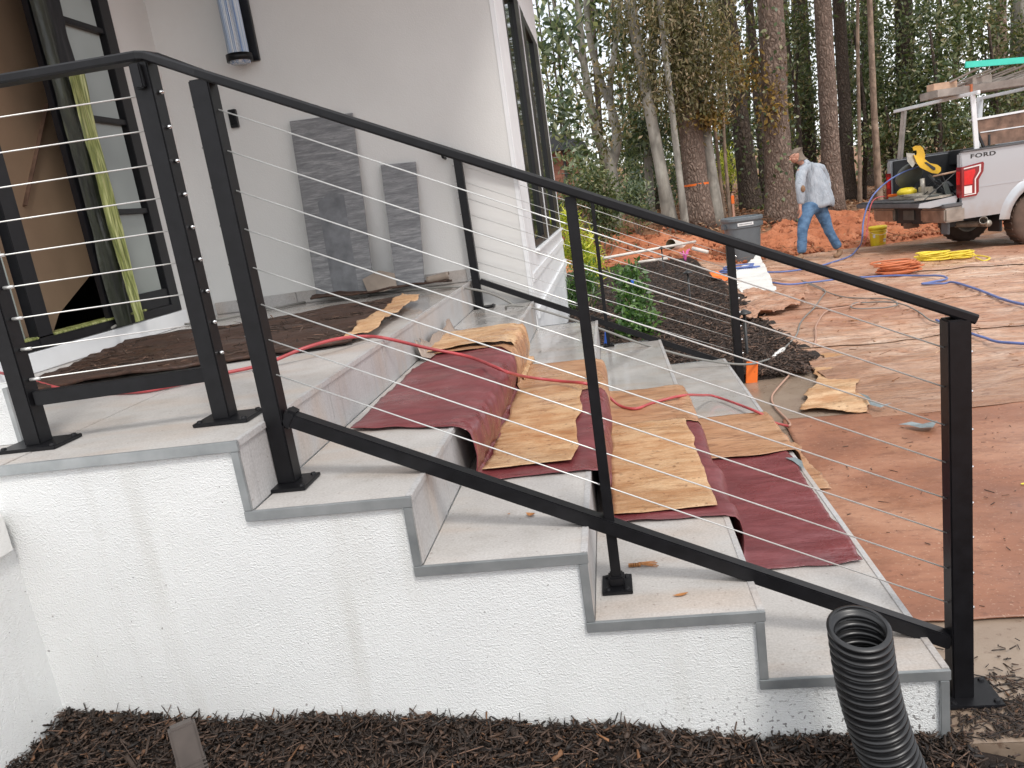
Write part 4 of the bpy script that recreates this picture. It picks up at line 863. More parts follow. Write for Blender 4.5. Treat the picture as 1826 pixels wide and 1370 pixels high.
crown('limb_leaves', M['leaf_olive'], [bl(1060, 130, 14.9, 60, 60, 240, 30, .2), bl(1085, 230, 14.9, 40, 30, 200, 20, .2)], .13, 502, mg)
# olive brown hanging foliage in the middle
om = empty('olive_tree', 'dense olive-brown leaved tree hanging over the middle of the wood edge', 'tree')
b = MB(); p0 = atd(1160, 372, 16.5); z0 = float(terr(p0[0], p0[1])); q = smooth_path([(p0[0], p0[1], z0-.1), A(1155, 250, 16.5), A(1165, 120, 16.6), A(1175, -60, 16.8)], 5); b.tube(q, np.linspace(.10, .06, len(q)), 10)
q = smooth_path([A(1160, 200, 16.5), A(1210, 120, 16.2), A(1250, 30, 16)], 5); b.tube(q, np.linspace(.06, .02, len(q)), 8); b.build('trunk', M['bark_grey'], om, True)
crown('crown', M['leaf_olive'], [bl(1170, 40, 14.3, 75, 75, 4200, 110, .19), bl(1245, 70, 14.3, 60, 90, 4200, 110, .19), bl(1190, 150, 14.5, 75, 60, 3600, 90, .18), bl(1265, 160, 14.8, 45, 50, 1700, 50, .18), bl(1200, -70, 14.3, 110, 60, 3000, 60, .3)], .105, 511, om, 1.1, .3)
crown('lower_leaves', M['leaf_grey'], [bl(1190, 215, 16.2, 60, 45, 1300, 50, .18), bl(1135, 260, 16.5, 50, 50, 1100, 50, .18), bl(1210, 250, 17, 60, 40, 1100, 40, .2)], .11, 512, om)
ok_ = empty('oak_sapling', 'young oak with withered golden brown leaves right of the ribboned pine', 'tree')
b = MB(); p0 = atd(1300, 360, 16); z0 = float(terr(p0[0], p0[1])); q = smooth_path([(p0[0], p0[1], z0-.1), A(1292, 260, 16), A(1290, 150, 16), A(1300, 40, 16)], 5); b.tube(q, np.linspace(.04, .02, len(q)), 8).build('trunk', M['bark_thin'], ok_, True)
crown('crown', M['leaf_gold'], [bl(1262, 205, 14.9, 34, 22, 420, 22, .12), bl(1320, 130, 15.8, 30, 50, 380, 26, .15), bl(1375, 170, 15.2, 20, 60, 260, 22, .15), bl(1290, 100, 15.5, 40, 30, 260, 22, .14)], .11, 521, ok_, .8, .5)
# dark evergreens behind the trunks
def evergreen(label, u, v, depth, blobs, seed, mat='leaf_dark', leaf=.13, mat2=None, kind='holly_tree', stem=.07):
    o = empty(kind, label, 'tree', 'dark evergreen trees behind the trunks')
    p0 = atd(u, v, depth); z0 = float(terr(p0[0], p0[1])); top = max(bb[0][2] for bb in blobs)
    q = [(p0[0], p0[1], z0-.1), (p0[0]+.1, p0[1], z0+(top-z0)*.5), (p0[0]-.05, p0[1]+.1, top)]
    b = MB(); sm = smooth_path(q, 6); b.tube(sm, np.linspace(stem, .03, len(sm)), 8)
    for bb in blobs: b.tube([(p0[0], p0[1], z0+(bb[0][2]-z0)*.55), bb[0]], [stem*.5, .02], 6)
    b.build('trunk', M['bark_dark'], o, True); crown('crown', M[mat], blobs, leaf, seed, o, .3, .42); crown('paler_leaves', M['leaf_grey' if seed % 2 else 'leaf_olive'], [(q_[0], tuple(1.1*x for x in q_[1]), max(150, q_[2]//5), 24, q_[4]) for q_ in blobs], leaf, seed+50, o, .5, .34)
    return o
evergreen('dark evergreen filling the gap between leaning dark trunk and oak', 1325, 360, 19.5, [bl(1320, 250, 19.5, 40, 55, 1108, 50, .2), bl(1335, 130, 20, 30, 50, 475, 30, .2)], 601)
evergreen('dark evergreen between the thickest pine and the man\'s pine', 1425, 345, 20.5, [bl(1425, 70, 20, 45, 80, 1425, 60, .25), bl(1430, 190, 21, 40, 70, 1346, 60, .22), bl(1430, 270, 22, 40, 45, 712, 40, .2)], 602)
evergreen('dark evergreen behind the slim pale trunk', 1540, 345, 20, [bl(1540, 60, 20, 50, 80, 1980, 80, .22), bl(1545, 180, 20, 45, 70, 1663, 70, .2), bl(1595, 120, 21, 50, 90, 1663, 70, .22)], 603)
evergreen('bushy evergreen left of the truck above the tailgate', 1590, 345, 19, [bl(1590, 250, 19, 45, 50, 1584, 70, .2), bl(1600, 190, 19.5, 45, 50, 1029, 50, .2)], 604)
evergreen('dark evergreen behind the truck rack', 1670, 330, 18.5, [bl(1670, 60, 18.5, 55, 80, 2178, 90, .22), bl(1665, 170, 18.5, 55, 70, 2178, 90, .2), bl(1690, 240, 18.5, 50, 50, 1504, 70, .2)], 605)
evergreen('dark evergreen behind the lumber load at the right edge', 1770, 330, 19, [bl(1750, 50, 19, 60, 80, 1980, 80, .22), bl(1770, 180, 19, 60, 70, 1980, 80, .2), bl(1850, 120, 19, 60, 120, 1980, 80, .22), bl(1760, 250, 19, 60, 40, 1188, 50, .2)], 606)
evergreen('evergreen of broad grey-green leaves left of the ribboned pine', 1170, 372, 18, [bl(1150, 320, 18, 45, 40, 1108, 50, .2), bl(1215, 310, 18.5, 40, 50, 1029, 50, .2), bl(1130, 260, 18.5, 45, 40, 633, 40, .2)], 607, 'leaf_grey')
evergreen('slim evergreen behind the ribboned pine with high leaves', 1300, 350, 22, [bl(1290, 20, 21, 40, 60, 712, 40, .25), bl(1240, 200, 20, 50, 70, 1029, 50, .25), bl(1370, 40, 22, 25, 70, 475, 30, .25)], 608)
# deep woods mass
rng = np.random.default_rng(77); V = []
for (d, n, lf) in ((27, 4500, .22), (36, 4200, .3), (52, 3200, .5)):
    u = rng.uniform(1180, 2100, n); v = rng.uniform(-60, 345, n)-(u-1180)*.06
    den = fbm(u*.012, v*.012, d, 4, 9)+.25*sstep(60, 300, v)+.18
    holes = np.exp(-(((u-1312)/26)**2+((v-60)/90)**2))*1.2+np.exp(-(((u-1345)/16)**2+((v-160)/40)**2))
    k = den-holes > rng.uniform(-.2, .35, n); u, v = u[k], v[k]; m_ = len(u)
    C = CAM+(FW+np.outer((u-913)/FPX, RT)-np.outer((v-685)/FPX, UP))*(d+rng.uniform(-3, 3, m_))[:, None]
    C[:, 2] = np.maximum(C[:, 2], terr(C[:, 0], C[:, 1])+.1)
    D = rng.normal(0, 1, (m_, 3)); D[:, 2] -= .3; D /= np.linalg.norm(D, axis=1)[:, None]
    V.append(leaf_quads(C, D, rng.normal(0, 1, (m_, 3)), lf*rng.uniform(.6, 1.3, m_), lf*.45))
tag(raw_quads('far_woods', np.concatenate(V), M['leaf_dark']), kind='stuff')
V = []
for (d, n, lf) in ((30, 800, .2), (45, 900, .34), (60, 1000, .5)):
    u = rng.uniform(930, 1260, n); v = rng.uniform(120, 330, n)
    C = CAM+(FW+np.outer((u-913)/FPX, RT)-np.outer((v-685)/FPX, UP))*(d+rng.uniform(-3, 3, n))[:, None]
    D = rng.normal(0, 1, (n, 3)); D /= np.linalg.norm(D, axis=1)[:, None]; k = C[:, 2] > terr(C[:, 0], C[:, 1])
    V.append(leaf_quads(C, D, rng.normal(0, 1, (n, 3)), lf*rng.uniform(.6, 1.3, n), lf*.4)[k])
tag(raw_quads('far_thicket', np.concatenate(V), M['leaf_olive']), kind='stuff')
# bare far stems
b = MB(); rg = random.Random(5)
for i in range(46):
    u = rg.uniform(1000, 1830); d = rg.uniform(26, 48); p = atd(u, 320, d); z0 = float(terr(p[0], p[1])); r = rg.uniform(.04, .16); l_ = rg.uniform(-.06, .06)
    b.tube([(p[0], p[1], z0-.3), (p[0]+l_*5, p[1], z0+5), (p[0]+l_*12, p[1], z0+12)], [r, r*.8, r*.4], 6)
tag(b.build('far_stems', M['bark_dark'], None, True), kind='stuff')
# leaf litter on the forest floor
n = 26000; x = RNG.uniform(-3, 16, n); t = RNG.random(n)**1.4*14+2.2; y = yback(x)+t; C = np.stack([x, y, ground_z(x, y)+.02], -1)
D = rand_dir(n, .3); N = RNG.normal(0, .5, (n, 3)); N[:, 2] += 1
tag(raw_quads('leaf_litter', leaf_quads(C, D, N, RNG.uniform(.05, .12, n), RNG.uniform(.03, .06, n)), M['litter_leaf']), kind='stuff')
n = 1500; x = RNG.uniform(0, 9, n); y = yback(x)+RNG.uniform(-.5, 3, n); C = np.stack([x, y, terr(x, y)+.12], -1)
tag(raw_quads('fallen_twigs', leaf_quads(C, rand_dir(n, .2), RNG.normal(0, .4, (n, 3))+np.array([0, 0, 1]), RNG.uniform(.1, .3, n), .02), M['litter_leaf']), kind='stuff')
# shrubs
def shrub(name, label, u, v, depth, blobs, mat, leaf, seed, z0=None, stems=7, asp=.38, droop=-.3, group=None):
    o = empty(name, label, 'shrub', group); p = atd(u, v, depth); z0 = float(terr(p[0], p[1])) if z0 is None else z0
    rg = random.Random(seed); b = MB()
    for i in range(stems):
        bb = rg.choice(blobs); c = Vector(bb[0])+Vector([rg.uniform(-1, 1)*bb[1][j]*.7 for j in range(3)]); b.tube(smooth_path([(p[0]+rg.uniform(-.05, .05), p[1], z0-.05), ((p[0]+c.x)/2+rg.uniform(-.05, .05), (p[1]+c.y)/2, (z0+c.z)/2), tuple(c)], 3), np.linspace(.012, .004, 7), 5)
    b.build('stems', M['bark_thin'], o, True); crown('leaves', M[mat], blobs, leaf, seed, o, droop, asp); return o
shrub('evergreen_shrub', 'tall dark green bush at the wood edge behind the near railing post', 1075, 430, 13.5, [bl(1080, 390, 13.5, 26, 40, 2000, 40, .09), bl(1060, 340, 13.5, 34, 45, 2200, 40, .11), bl(1035, 350, 14, 20, 30, 800, 24, .11)], 'leaf_dark', .085, 701)
shrub('evergreen_shrub', 'sparse yellow-green bush left of the leaning grey trunk', 1135, 395, 14.5, [bl(1125, 350, 14.5, 30, 22, 1300, 26, .09), bl(1145, 375, 14.3, 14, 18, 500, 14, .08)], 'leaf_grey', .09, 702)
shrub('wood_edge_shrub', 'hazy yellow-green bush behind the dark leaning trunk', 1300, 345, 19, [bl(1300, 300, 19, 30, 28, 2200, 40, .12)], 'leaf_yellow', .06, 703).children[1].data.materials[0] = M['leaf_olive']
shrub('yellow_green_shrub', 'bright yellow-green spiky shrub at the far corner of the house', 1040, 520, 9.3, [bl(1015, 400, 9.6, 9, 26, 700, 14, .05), bl(1030, 440, 9.4, 22, 34, 1500, 26, .06), bl(1052, 480, 9.2, 16, 30, 900, 20, .05)], 'leaf_yellow', .10, 704, .03, 8, .14)
shrub('fern_like_shrub', 'spiky light green shrub below the yellow one beside the house', 1045, 540, 8.6, [bl(1045, 505, 8.6, 24, 22, 900, 18, .05), bl(1020, 530, 8.6, 16, 20, 500, 12, .05)], 'leaf_fresh', .10, 705, .03, 8, .14)
shrub('green_shrub', 'fresh green leafy shrub in the mulch bed between the rail posts', 1130, 600, 6.9, [bl(1122, 500, 7.1, 22, 22, 420, 12, .05), bl(1128, 540, 7, 32, 26, 700, 20, .05), bl(1135, 585, 6.8, 32, 22, 700, 20, .05)], 'leaf_fresh', .065, 706, .03, 9, .42)
shrub('evergreen_shrub', 'low dark bush at the foot of the wall\'s far corner', 1010, 395, 14, [bl(1003, 372, 13.8, 14, 20, 700, 16, .08)], 'leaf_dark', .08, 707)
for (u, v, d, lb) in ((1129, 503, 6.95, 'blue tag tied high on the green shrub'),):
    c = atd(u, v, d); o = MB().box((c[0]-.02, c[1]-.01, c[2]-.02), (c[0]+.02, c[1]+.0, c[2]+.02)).build('plant_tag', M['blue_plastic']); tag(o, lb, 'plant tag')
# neighbouring brick house
nb = empty('brick_house', 'distant brown brick house with dark roof just right of the corner window', 'house')
cB = atd(985, 260, 30); zB = float(terr(cB[0], cB[1]))
x0, y0 = cB[0]-9, cB[1]; x1 = cB[0]+.85
MB().box((x0, y0, zB-1), (x1, y0+9, cB[2]-.25)).build('brick_wall', M['brick'], nb)
MB().prism([(x0-.5, cB[2]-.25), (x1+.45, cB[2]-.25), (x1+.45, cB[2]-.1), ((x0+x1)/2, cB[2]+2.4), (x0-.5, cB[2]-.1)], y0-.5, y0+9.5).build('roof', M['roofing'], nb)
MB().box((x1-.5, y0-.08, zB-1), (x1-.4, y0-.01, cB[2]-.25)).build('downpipe', M['trim_dark'], nb)
bm_ = None
for i in range(14):
    for j in range(3):
        bx_ = x1-1.6+.52*j+(.26 if i % 2 else 0)-.3; bz_ = cB[2]-.45-i*.16
        if bx_+.48 < x1-.02:
            if bm_ is None: o = MB().box((0, 0, 0), (.48, .015, .13)).build('brick', M['brick'], nb); bm_ = o.data
            else: o = bpy.data.objects.new('brick', bm_); COL.objects.link(o); o.parent = nb
            o.location = (bx_, y0-.014, bz_)

# ================================================================== SMALL THINGS
def drive_surf(x, y): return float(base_g(x, y)+.022+.036*max(0, .55+float(fbm(x*1.8, y*6, 0, 5, 200))+.6*float(ridge(x*1.08, y*3.0, 3, 201))))
def cable_thing(name, label, cat, pts, r, mat, k=6, seg=8, group=None):
    pts = smooth_path(pts, k); k = 1; q_ = []
    for p in pts:
        p = np.array(p, float)
        if p[0] > 2.28 and 2.5 < p[1] < yback(p[0]) and p[2] < base_g(p[0], p[1])+.3: p[2] = max(p[2]-.03, drive_surf(p[0], p[1])+r)
        q_.append(p)
    Z = np.array([p[2] for p in q_])
    if max(p[0] for p in q_) > 2.28 and len(Z) > 12:
        Zs = np.convolve(np.r_[[Z[0]]*4, Z, [Z[-1]]*4], np.ones(9)/9, 'valid')
        for i, p in enumerate(q_):
            if p[0] > 2.28 and p[1] > 2.5: p[2] = Zs[i]+.008
    pts = q_
    return tag(MB().tube(pts, r, seg).build(name, M[mat], None, True), label, cat, group)
def gz(u, v, h=.03): p = ong(u, v); return (p[0], p[1], p[2]+h*.6+.035)
def oz(u, v, z): return tuple(onz(u, v, z))
hose = [oz(-60, 655, .935), oz(0, 665, .93), oz(60, 680, .905), oz(130, 697, .884), oz(230, 700, .884), oz(300, 690, .884), oz(390, 668, .885), oz(470, 650, .89), oz(540, 622, .92), oz(600, 605, .925), oz(650, 600, .90), oz(690, 604, .885), oz(762, 621, .81), oz(838, 637, .755), oz(903, 663, .735), oz(943, 673, .60), oz(1000, 680, .565), oz(1048, 685, .57), oz(1077, 700, .45), oz(1104, 723, .38), oz(1133, 729, .375), oz(1163, 719, .372), oz(1215, 706, .375), oz(1250, 705, .28), oz(1278, 708, .20), oz(1353, 736, .20), oz(1376, 752, .10), oz(1405, 760, .02)]
cable_thing('red_air_hose', 'red hose running across the landing and down over the papered steps', 'hose', hose, .0065, 'red_hose', 5)
cable_thing('muddy_cord', 'pale muddy cord curving from the step foot up over the drive edge', 'cord', [oz(1405, 760, .02), oz(1409, 757, .02), oz(1402, 747, .012), oz(1382, 726, .012), oz(1376, 710, .012), oz(1386, 693, .012), oz(1425, 650, .02), oz(1452, 618, .03), oz(1455, 600, .04), oz(1456, 580, .05), gz(1475, 570, .05), gz(1510, 562, .05), gz(1545, 548, .05)], .006, 'tan_cord')
gc = [oz(200, 585, .99), oz(240, 560, .96), oz(265, 562, .92), oz(330, 578, .884), oz(440, 560, .884), oz(590, 530, .884), oz(700, 520, .886), oz(800, 512, .888), tuple(ony(830, 514, 3.0)), tuple(ony(870, 522, 3.05)), tuple(ony(900, 535, 3.08)), tuple(ony(918, 547, 3.08)), tuple(ony(905, 553, 3.05)), tuple(ony(903, 547, 3.02)), tuple(ony(920, 545, 3.03)), tuple(ony(960, 552, 3.07)), tuple(ony(1060, 583, 3.08)), tuple(ony(1150, 615, 3.1)), tuple(ony(1250, 641, 3.1)), tuple(ony(1330, 650, 3.12)), oz(1375, 640, .04)]
cable_thing('grey_extension_cord', 'grey cord from the door across the landing and down along the far railing', 'cord', gc, .007, 'grey_cord', 6)
pc = [oz(1375, 640, .04), oz(1388, 630, .035)]
o = MB().tube(smooth_path([oz(1378, 638, .045), oz(1388, 630, .045), oz(1398, 622, .045)], 4), [.010, .014, .018, .018, .014, .018, .018, .016, .012], 10).build('cord_plug', M['white_plastic'], None, True); tag(o, 'white plug joining two grey cords over the mulch bed tip', 'plug')
cable_thing('pale_extension_cord', 'thin grey cord from the white plug out over the kraft sheets', 'cord', [oz(1396, 624, .045), oz(1420, 598, .05), gz(1430, 588, .06), gz(1452, 562, .06), gz(1465, 540, .05), gz(1470, 525, .05), gz(1430, 510, .05), gz(1500, 538, .05), gz(1580, 545, .05), gz(1600, 556, .05), gz(1560, 562, .05), gz(1520, 563, .05), gz(1530, 552, .05), gz(1590, 551, .05), gz(1630, 566, .05), gz(1655, 583, .05), gz(1676, 595, .05)], .006, 'grey_cord')
cable_thing('blue_extension_lead', 'blue cord lying on the kraft sheets right of the newel post', 'extension lead', [gz(1670, 588, .05), gz(1690, 600, .05), gz(1722, 612, .04), gz(1755, 620, .04), gz(1790, 627, .04), gz(1860, 630, .04), gz(1950, 622, .04)], .009, 'blue_cord')
cable_thing('blue_extension_lead', 'long blue cord running over the drive past the orange cord pile', 'extension lead', [gz(1325, 492, .12), gz(1350, 500, .06), gz(1370, 512, .05), gz(1400, 516, .05), gz(1450, 513, .05), gz(1520, 507, .05), gz(1600, 503, .06), gz(1675, 503, .06), gz(1688, 510, .05), gz(1660, 516, .05), gz(1645, 518, .05), gz(1680, 516, .05), gz(1700, 516, .05), gz(1745, 532, .05), gz(1790, 551, .05), gz(1840, 562, .05), gz(1900, 570, .05)], .011, 'blue_cord')
def coil(name, label, cat, u, v, ru, rz, n, r, mat, seed, zs=.02):
    rg = random.Random(seed); c = ong(u, v); pts = []
    for i in range(n*8):
        a = i/8*2*PI; k = 1+.25*math.sin(i*.37+seed)+rg.uniform(-.38, .38)
        pts.append((c[0]+ru*k*math.cos(a)+.15*ru*math.sin(i*.05), c[1]+rz*k*math.sin(a), c[2]+.05+zs*(i/8/n)*n*.6+rg.uniform(0, .03)))
    return cable_thing(name, label, cat, pts, r, mat, 3, 6)
coil('yellow_cord_coil', 'larger coil of bright yellow cord on the drive below the truck bumper', 'cord coil', 1664, 472, .17, .15, 12, .010, 'yellow_cord', 1, .018)
coil('yellow_cord_coil', 'second coil of yellow cord overlapping on the right of the larger one', 'cord coil', 1706, 469, .15, .13, 10, .010, 'yellow_cord', 2, .018)
cable_thing('yellow_cord_end', 'loose end of yellow cord trailing right of the yellow coils', 'cord', [gz(1725, 468, .06), gz(1745, 466, .06), gz(1765, 469, .06), gz(1755, 473, .06), gz(1740, 469, .06)], .010, 'yellow_cord')
coil('orange_cord_pile', 'tangled pile of orange-red cord on the drive left of the yellow coils', 'cord coil', 1600, 493, .19, .14, 15, .010, 'orange_cord', 3, .016)
coil('blue_cord_coil', 'loose loops of blue cord on the white plastic sheet', 'cord coil', 1318, 494, .20, .12, 6, .010, 'blue_cord', 4, .03)
cable_thing('blue_air_line', 'blue line hanging from the tailgate and curving back along the drive', 'hose', [tuple(atd(1640, 296, 12.1)), tuple(atd(1600, 313, 12.1)), tuple(atd(1570, 335, 12.0)), tuple(atd(1550, 360, 12.0)), tuple(atd(1540, 395, 12.0)), tuple(atd(1537, 425, 12.0)), gz(1530, 455, .05), gz(1510, 468, .05), gz(1460, 483, .05), gz(1400, 492, .05), gz(1340, 492, .06), gz(1325, 490, .12)], .012, 'blue_cord')
cable_thing('red_air_line', 'thin red line hanging beside the blue one from the tailgate', 'hose', [tuple(atd(1578, 352, 11.95)), tuple(atd(1562, 353, 11.95)), tuple(atd(1552, 368, 11.95)), tuple(atd(1548, 400, 11.95)), tuple(atd(1543, 428, 11.95)), gz(1536, 450, .05)], .008, 'red_hose')
# corrugated drain pipe rising from the mulch
dp = empty('corrugated_drain_pipe', 'black corrugated drain pipe standing open-ended in the mulch by the last step', 'drain pipe')
c0 = (ony(1475, 1103, -.2)+ony(1588, 1133, -.2))/2
path = smooth_path([c0, c0+np.array([.008, .0, -.10]), c0+np.array([.024, .004, -.20]), c0+np.array([.052, .006, -.31]), c0+np.array([.095, .0, -.42]), c0+np.array([.15, -.01, -.50])], 60)
P = np.array(path); sl_ = np.r_[0, np.cumsum(np.linalg.norm(np.diff(P, axis=0), axis=1))]
ph = (sl_ % .0185)/.0185; Rr = .0545+.0055*np.clip(1.6*np.sin(ph*2*PI), -1, 1)
T = np.gradient(P, axis=0); T /= np.linalg.norm(T, axis=1)[:, None]
# mouth tilted towards the viewer
tilt = np.array([.10, -.30, 0]); 
def tubeax(P, R, n, b):
    N = np.array([1., 0, 0]); vs = []
    for i in range(len(P)):
        w_ = math.exp(-sl_[min(i, len(sl_)-1)]/.05); t_ = -T[min(i, len(T)-1)]+tilt*w_; t_ /= np.linalg.norm(t_); N = N-t_*(N@t_); N /= np.linalg.norm(N); B = np.cross(t_, N)
        for k in range(n): a = 2*PI*k/n; vs.append(P[i]+R[i]*(math.cos(a)*N+math.sin(a)*B))
    fs = [(i*n+k, i*n+(k+1) % n, (i+1)*n+(k+1) % n, (i+1)*n+k) for i in range(len(P)-1) for k in range(n)]
    b.add(vs, fs); return vs
b = MB(); v1 = tubeax(P, Rr, 40, b); b.build('outer_wall', M['pipe'], dp, True)
b = MB(); v2 = tubeax(P[:140], Rr[:140]-.0035, 40, b); b.build('inner_wall', M['black_plastic'], dp, True)
MB().add(list(v1[:40])+list(v2[:40]), [(k, (k+1) % 40, 40+(k+1) % 40, 40+k) for k in range(40)]).build('rim', M['black_plastic'], dp, True)
# brown downspout end in the mulch
ds = empty('downspout_end', 'cut end of a brown rectangular downspout poking out of the front mulch', 'downspout')
c0 = ony(322, 1290, -.22); ax_ = Vector((.045, -.06, -.25)).normalized()
b = MB(); q = [Vector(c0), Vector(c0)+ax_*.35]
b.beam(q[0], q[1], .058, .046, bev=.006).build('spout', M['brown_pvc'], ds)
b = MB()
for i in range(5): b.beam(Vector(c0)+ax_*(.085+.008*i), Vector(c0)+ax_*(.088+.008*i), .062, .050)
b.build('spout_ribs', M['brown_pvc'], ds)
# dead leaves and bits on the treads
def leaf_obj(x, y, z, a, s_, label, mat='deadleaf', w=.5, curl=.3):
    n = 7; vs = []; fs = []
    for i in range(n):
        t = i/(n-1); ww = s_*w*math.sin(PI*min(1, t*1.05))**.8*.5; h = curl*s_*(t-.5)**2
        for k in (-1, 0, 1): vs.append((x+math.cos(a)*s_*t-math.sin(a)*ww*k, y+math.sin(a)*s_*t+math.cos(a)*ww*k, z+.003+h+abs(k)*.15*ww))
    for i in range(n-1): fs += [(i*3, i*3+1, i*3+4, i*3+3), (i*3+1, i*3+2, i*3+5, i*3+4)]
    return tag(MB().add(vs, fs).build('dead_leaf', M[mat], None, True), label, 'leaf')
def lf(u, v, z, a, s_, label, **k): p = onz(u, v, z); return leaf_obj(p[0], p[1], z, a, s_, label, **k)
lf(955, 921, .525, 2.7, .028, 'curled orange-brown leaf on the third tread from the landing', w=.7, curl=.8)
lf(1228, 1060, .35, 3.4, .04, 'thin brown leaf on the tread below the slim post', w=.3)
lf(960, 630, .525, 1.0, .03, 'tiny dark curled leaf on the wet far tread', mat='black_plastic', w=.3)
lf(1820, 866, .01, .4, .03, 'small yellow leaf on the hardboard at the right edge', mat='yellow_plastic', w=.5)
lf(905, 919, .525, .4, .009, 'tiny brown crumb left of the curled orange leaf', w=.6)
b = MB(); p = onz(1145, 1010, .35)
for i in range(9): a = -.5+.14*i+random.uniform(-.1, .1); b.tube([(p[0]-.03+.003*i, p[1]+.002*i, .354), (p[0]-.01+.01*math.cos(a), p[1]+.01*math.sin(a), .358), (p[0]+.035*math.cos(a)+random.uniform(-.01, .01), p[1]+.03*math.sin(a), .353)], .0012, 5)
for i in range(5): b.box((p[0]-.035+.006*i, p[1]-.004, .352), (p[0]-.027+.006*i, p[1]+.006, .358))
tag(b.build('pine_needle_tuft', M['deadleaf']), 'tuft of brown pine needles on the tread behind the slim post', 'pine needles')
lb = [(1530, 700), (1548, 706), (1556, 716), (1572, 722), (1590, 719), (1570, 727), (1552, 722), (1545, 710)]
o = MB().add([oz(u, v, .045+.008*math.sin(i)) for i, (u, v) in enumerate(lb)], [tuple(range(len(lb)))]).build('torn_tape', M['tape_grey']); tag(o, 'twisted piece of torn grey tape on the kraft, farther left one', 'tape scrap')
lb = [(1602, 757), (1625, 752), (1645, 756), (1672, 750), (1664, 762), (1640, 763), (1620, 758)]
o = MB().add([oz(u, v, .035+.005*math.sin(i*2)) for i, (u, v) in enumerate(lb)], [tuple(range(len(lb)))]).build('torn_tape', M['tape_grey']); tag(o, 'flat grey tape scrap at the hardboard edge, nearer the newel', 'tape scrap')
lb = [(1400, 816), (1418, 816), (1430, 822), (1434, 836), (1424, 830), (1414, 822)]
o = MB().add([oz(u, v, .19) for i, (u, v) in enumerate(lb)], [tuple(range(len(lb)))]).build('torn_tape', M['tape_grey']); tag(o, 'grey tape scrap at the far corner of the red paper', 'tape scrap')
# path lights
def path_light(u, v, d, label):
    o = empty('path_light', label, 'path light', 'path lights in the mulch bed'); p = atd(u, v, d); z0 = float(sz(p[0], p[1]))-.01
    T0 = Matrix.Translation((p[0], p[1], z0))
    MB().lathe([(.011, -.05), (.011, .30), (0, .30)], 10, T0).build('stem', M['black_lid'], o, True)
    MB().lathe([(.0, .345), (.012, .34), (.05, .318), (.052, .31), (.045, .312), (.012, .305), (.012, .29)], 20, T0).build('lamp_shade', M['black_lid'], o, True)
path_light(1333, 640, 5.55, 'black mushroom path light nearest the steps beside the orange tag')
path_light(1231, 540, 8.2, 'black mushroom path light in the middle of the mulch bed')
path_light(1183, 478, 11.6, 'black mushroom path light farthest away near the white pipe')
o = MB().box((0, 0, 0), (.072, .012, .14), .002, Matrix.Translation(tuple(onz(1330, 684, 0))) @ Matrix.Rotation(.1, 4, 'Y')).build('orange_marker', M['orange']); tag(o, 'orange rectangular tag standing at the mulch edge by the far newel', 'marker tag')
p = ong(1288, 510); flatsheet('orange_film_scrap', [(p[0]-.1, p[1]), (p[0]+.12, p[1]-.1), (p[0]+.1, p[1]+.25), (p[0]-.1, p[1]+.3)], p[2]+.03, M['orange'], 'scrap of orange film on the bed edge behind the far newel post', 'plastic scrap', 14, 14, .14, 401, .05, .002, None, (3, 4))
p = ony(1080, 610, 3.42); b = MB().tube(smooth_path([(p[0]-.02, p[1], .22), (p[0], p[1], .30), (p[0]+.01, p[1]+.01, .42)], 4), [.03, .035, .03, .028, .02, .02, .015, .012, .008], 7); tag(b.build('blue_plastic_bag', M['blue_plastic'], None, True), 'crumpled blue plastic beside the slim post of the far railing', 'plastic scrap')
# pipes lying on the clay
def clay_z(x, y): return float(terr(x, y))+.14
pp = atd(1196, 437, 13.2)
cp = empty('corrugated_pipe_end', 'open end of a pale corrugated pipe lying in the red clay', 'pipe')
T0 = Matrix.Translation((pp[0], pp[1], pp[2]+.01)) @ Matrix.Rotation(math.radians(-62), 4, 'Y') @ Matrix.Rotation(math.radians(62), 4, 'X')
prof = []
for i in range(26): prof += [(.088+(.009 if i % 2 else 0), -.02*i)]
MB().lathe(prof, 24, T0).build('pipe_wall', M['pvc'], cp, True); MB().lathe([(.082, .0), (.080, -.2), (.0, -.2)], 24, T0).build('pipe_inside', M['pvc_in'], cp, True)
def pipe(u0, v0, d0, u1, v1, d1, label, r=.022):
    a_, c_ = atd(u0, v0, d0), atd(u1, v1, d1); tag(MB().tube([a_, c_], r, 10).build('white_pipe', M['pvc'], None, True), label, 'pipe')
pipe(1070, 462, 11.6, 1240, 431, 12.8, 'long white plastic pipe lying across the red clay in front of the pipe end')
pipe(1138, 468, 11.6, 1190, 461, 11.7, 'short white plastic pipe lying below the long white one')
pipe(1235, 443, 12.2, 1262, 450, 12.0, 'stubby white pipe piece right of the pink ribbon', .03)
p = atd(1221, 452, 12.0); b = MB()
for i in range(7): a = i*.9; b.tube(smooth_path([(p[0], p[1], p[2]-.12), (p[0]+.03*math.cos(a), p[1]+.03*math.sin(a), p[2]-.02), (p[0]+.08*math.cos(a), p[1]+.05*math.sin(a), p[2]+.06-.012*i)], 3), .010, 5)
tag(b.build('pink_ribbon', M['pink'], None, True), 'bright pink marking ribbon in the red clay near the white pipes', 'ribbon')
st = empty('survey_stake', 'thin wooden survey stake with pinkish top left of the leaning dark trunk', 'stake'); p = atd(1308, 378, 15.6); z0 = float(terr(p[0], p[1]))
MB().box((p[0]-.02, p[1]-.02, z0-.1), (p[0]+.02, p[1]+.02, z0+.62)).build('stake_wood', M['stake'], st); MB().box((p[0]-.028, p[1]-.028, z0+.42), (p[0]+.028, p[1]+.028, z0+.58)).build('stake_flagging', M['orange'], st)
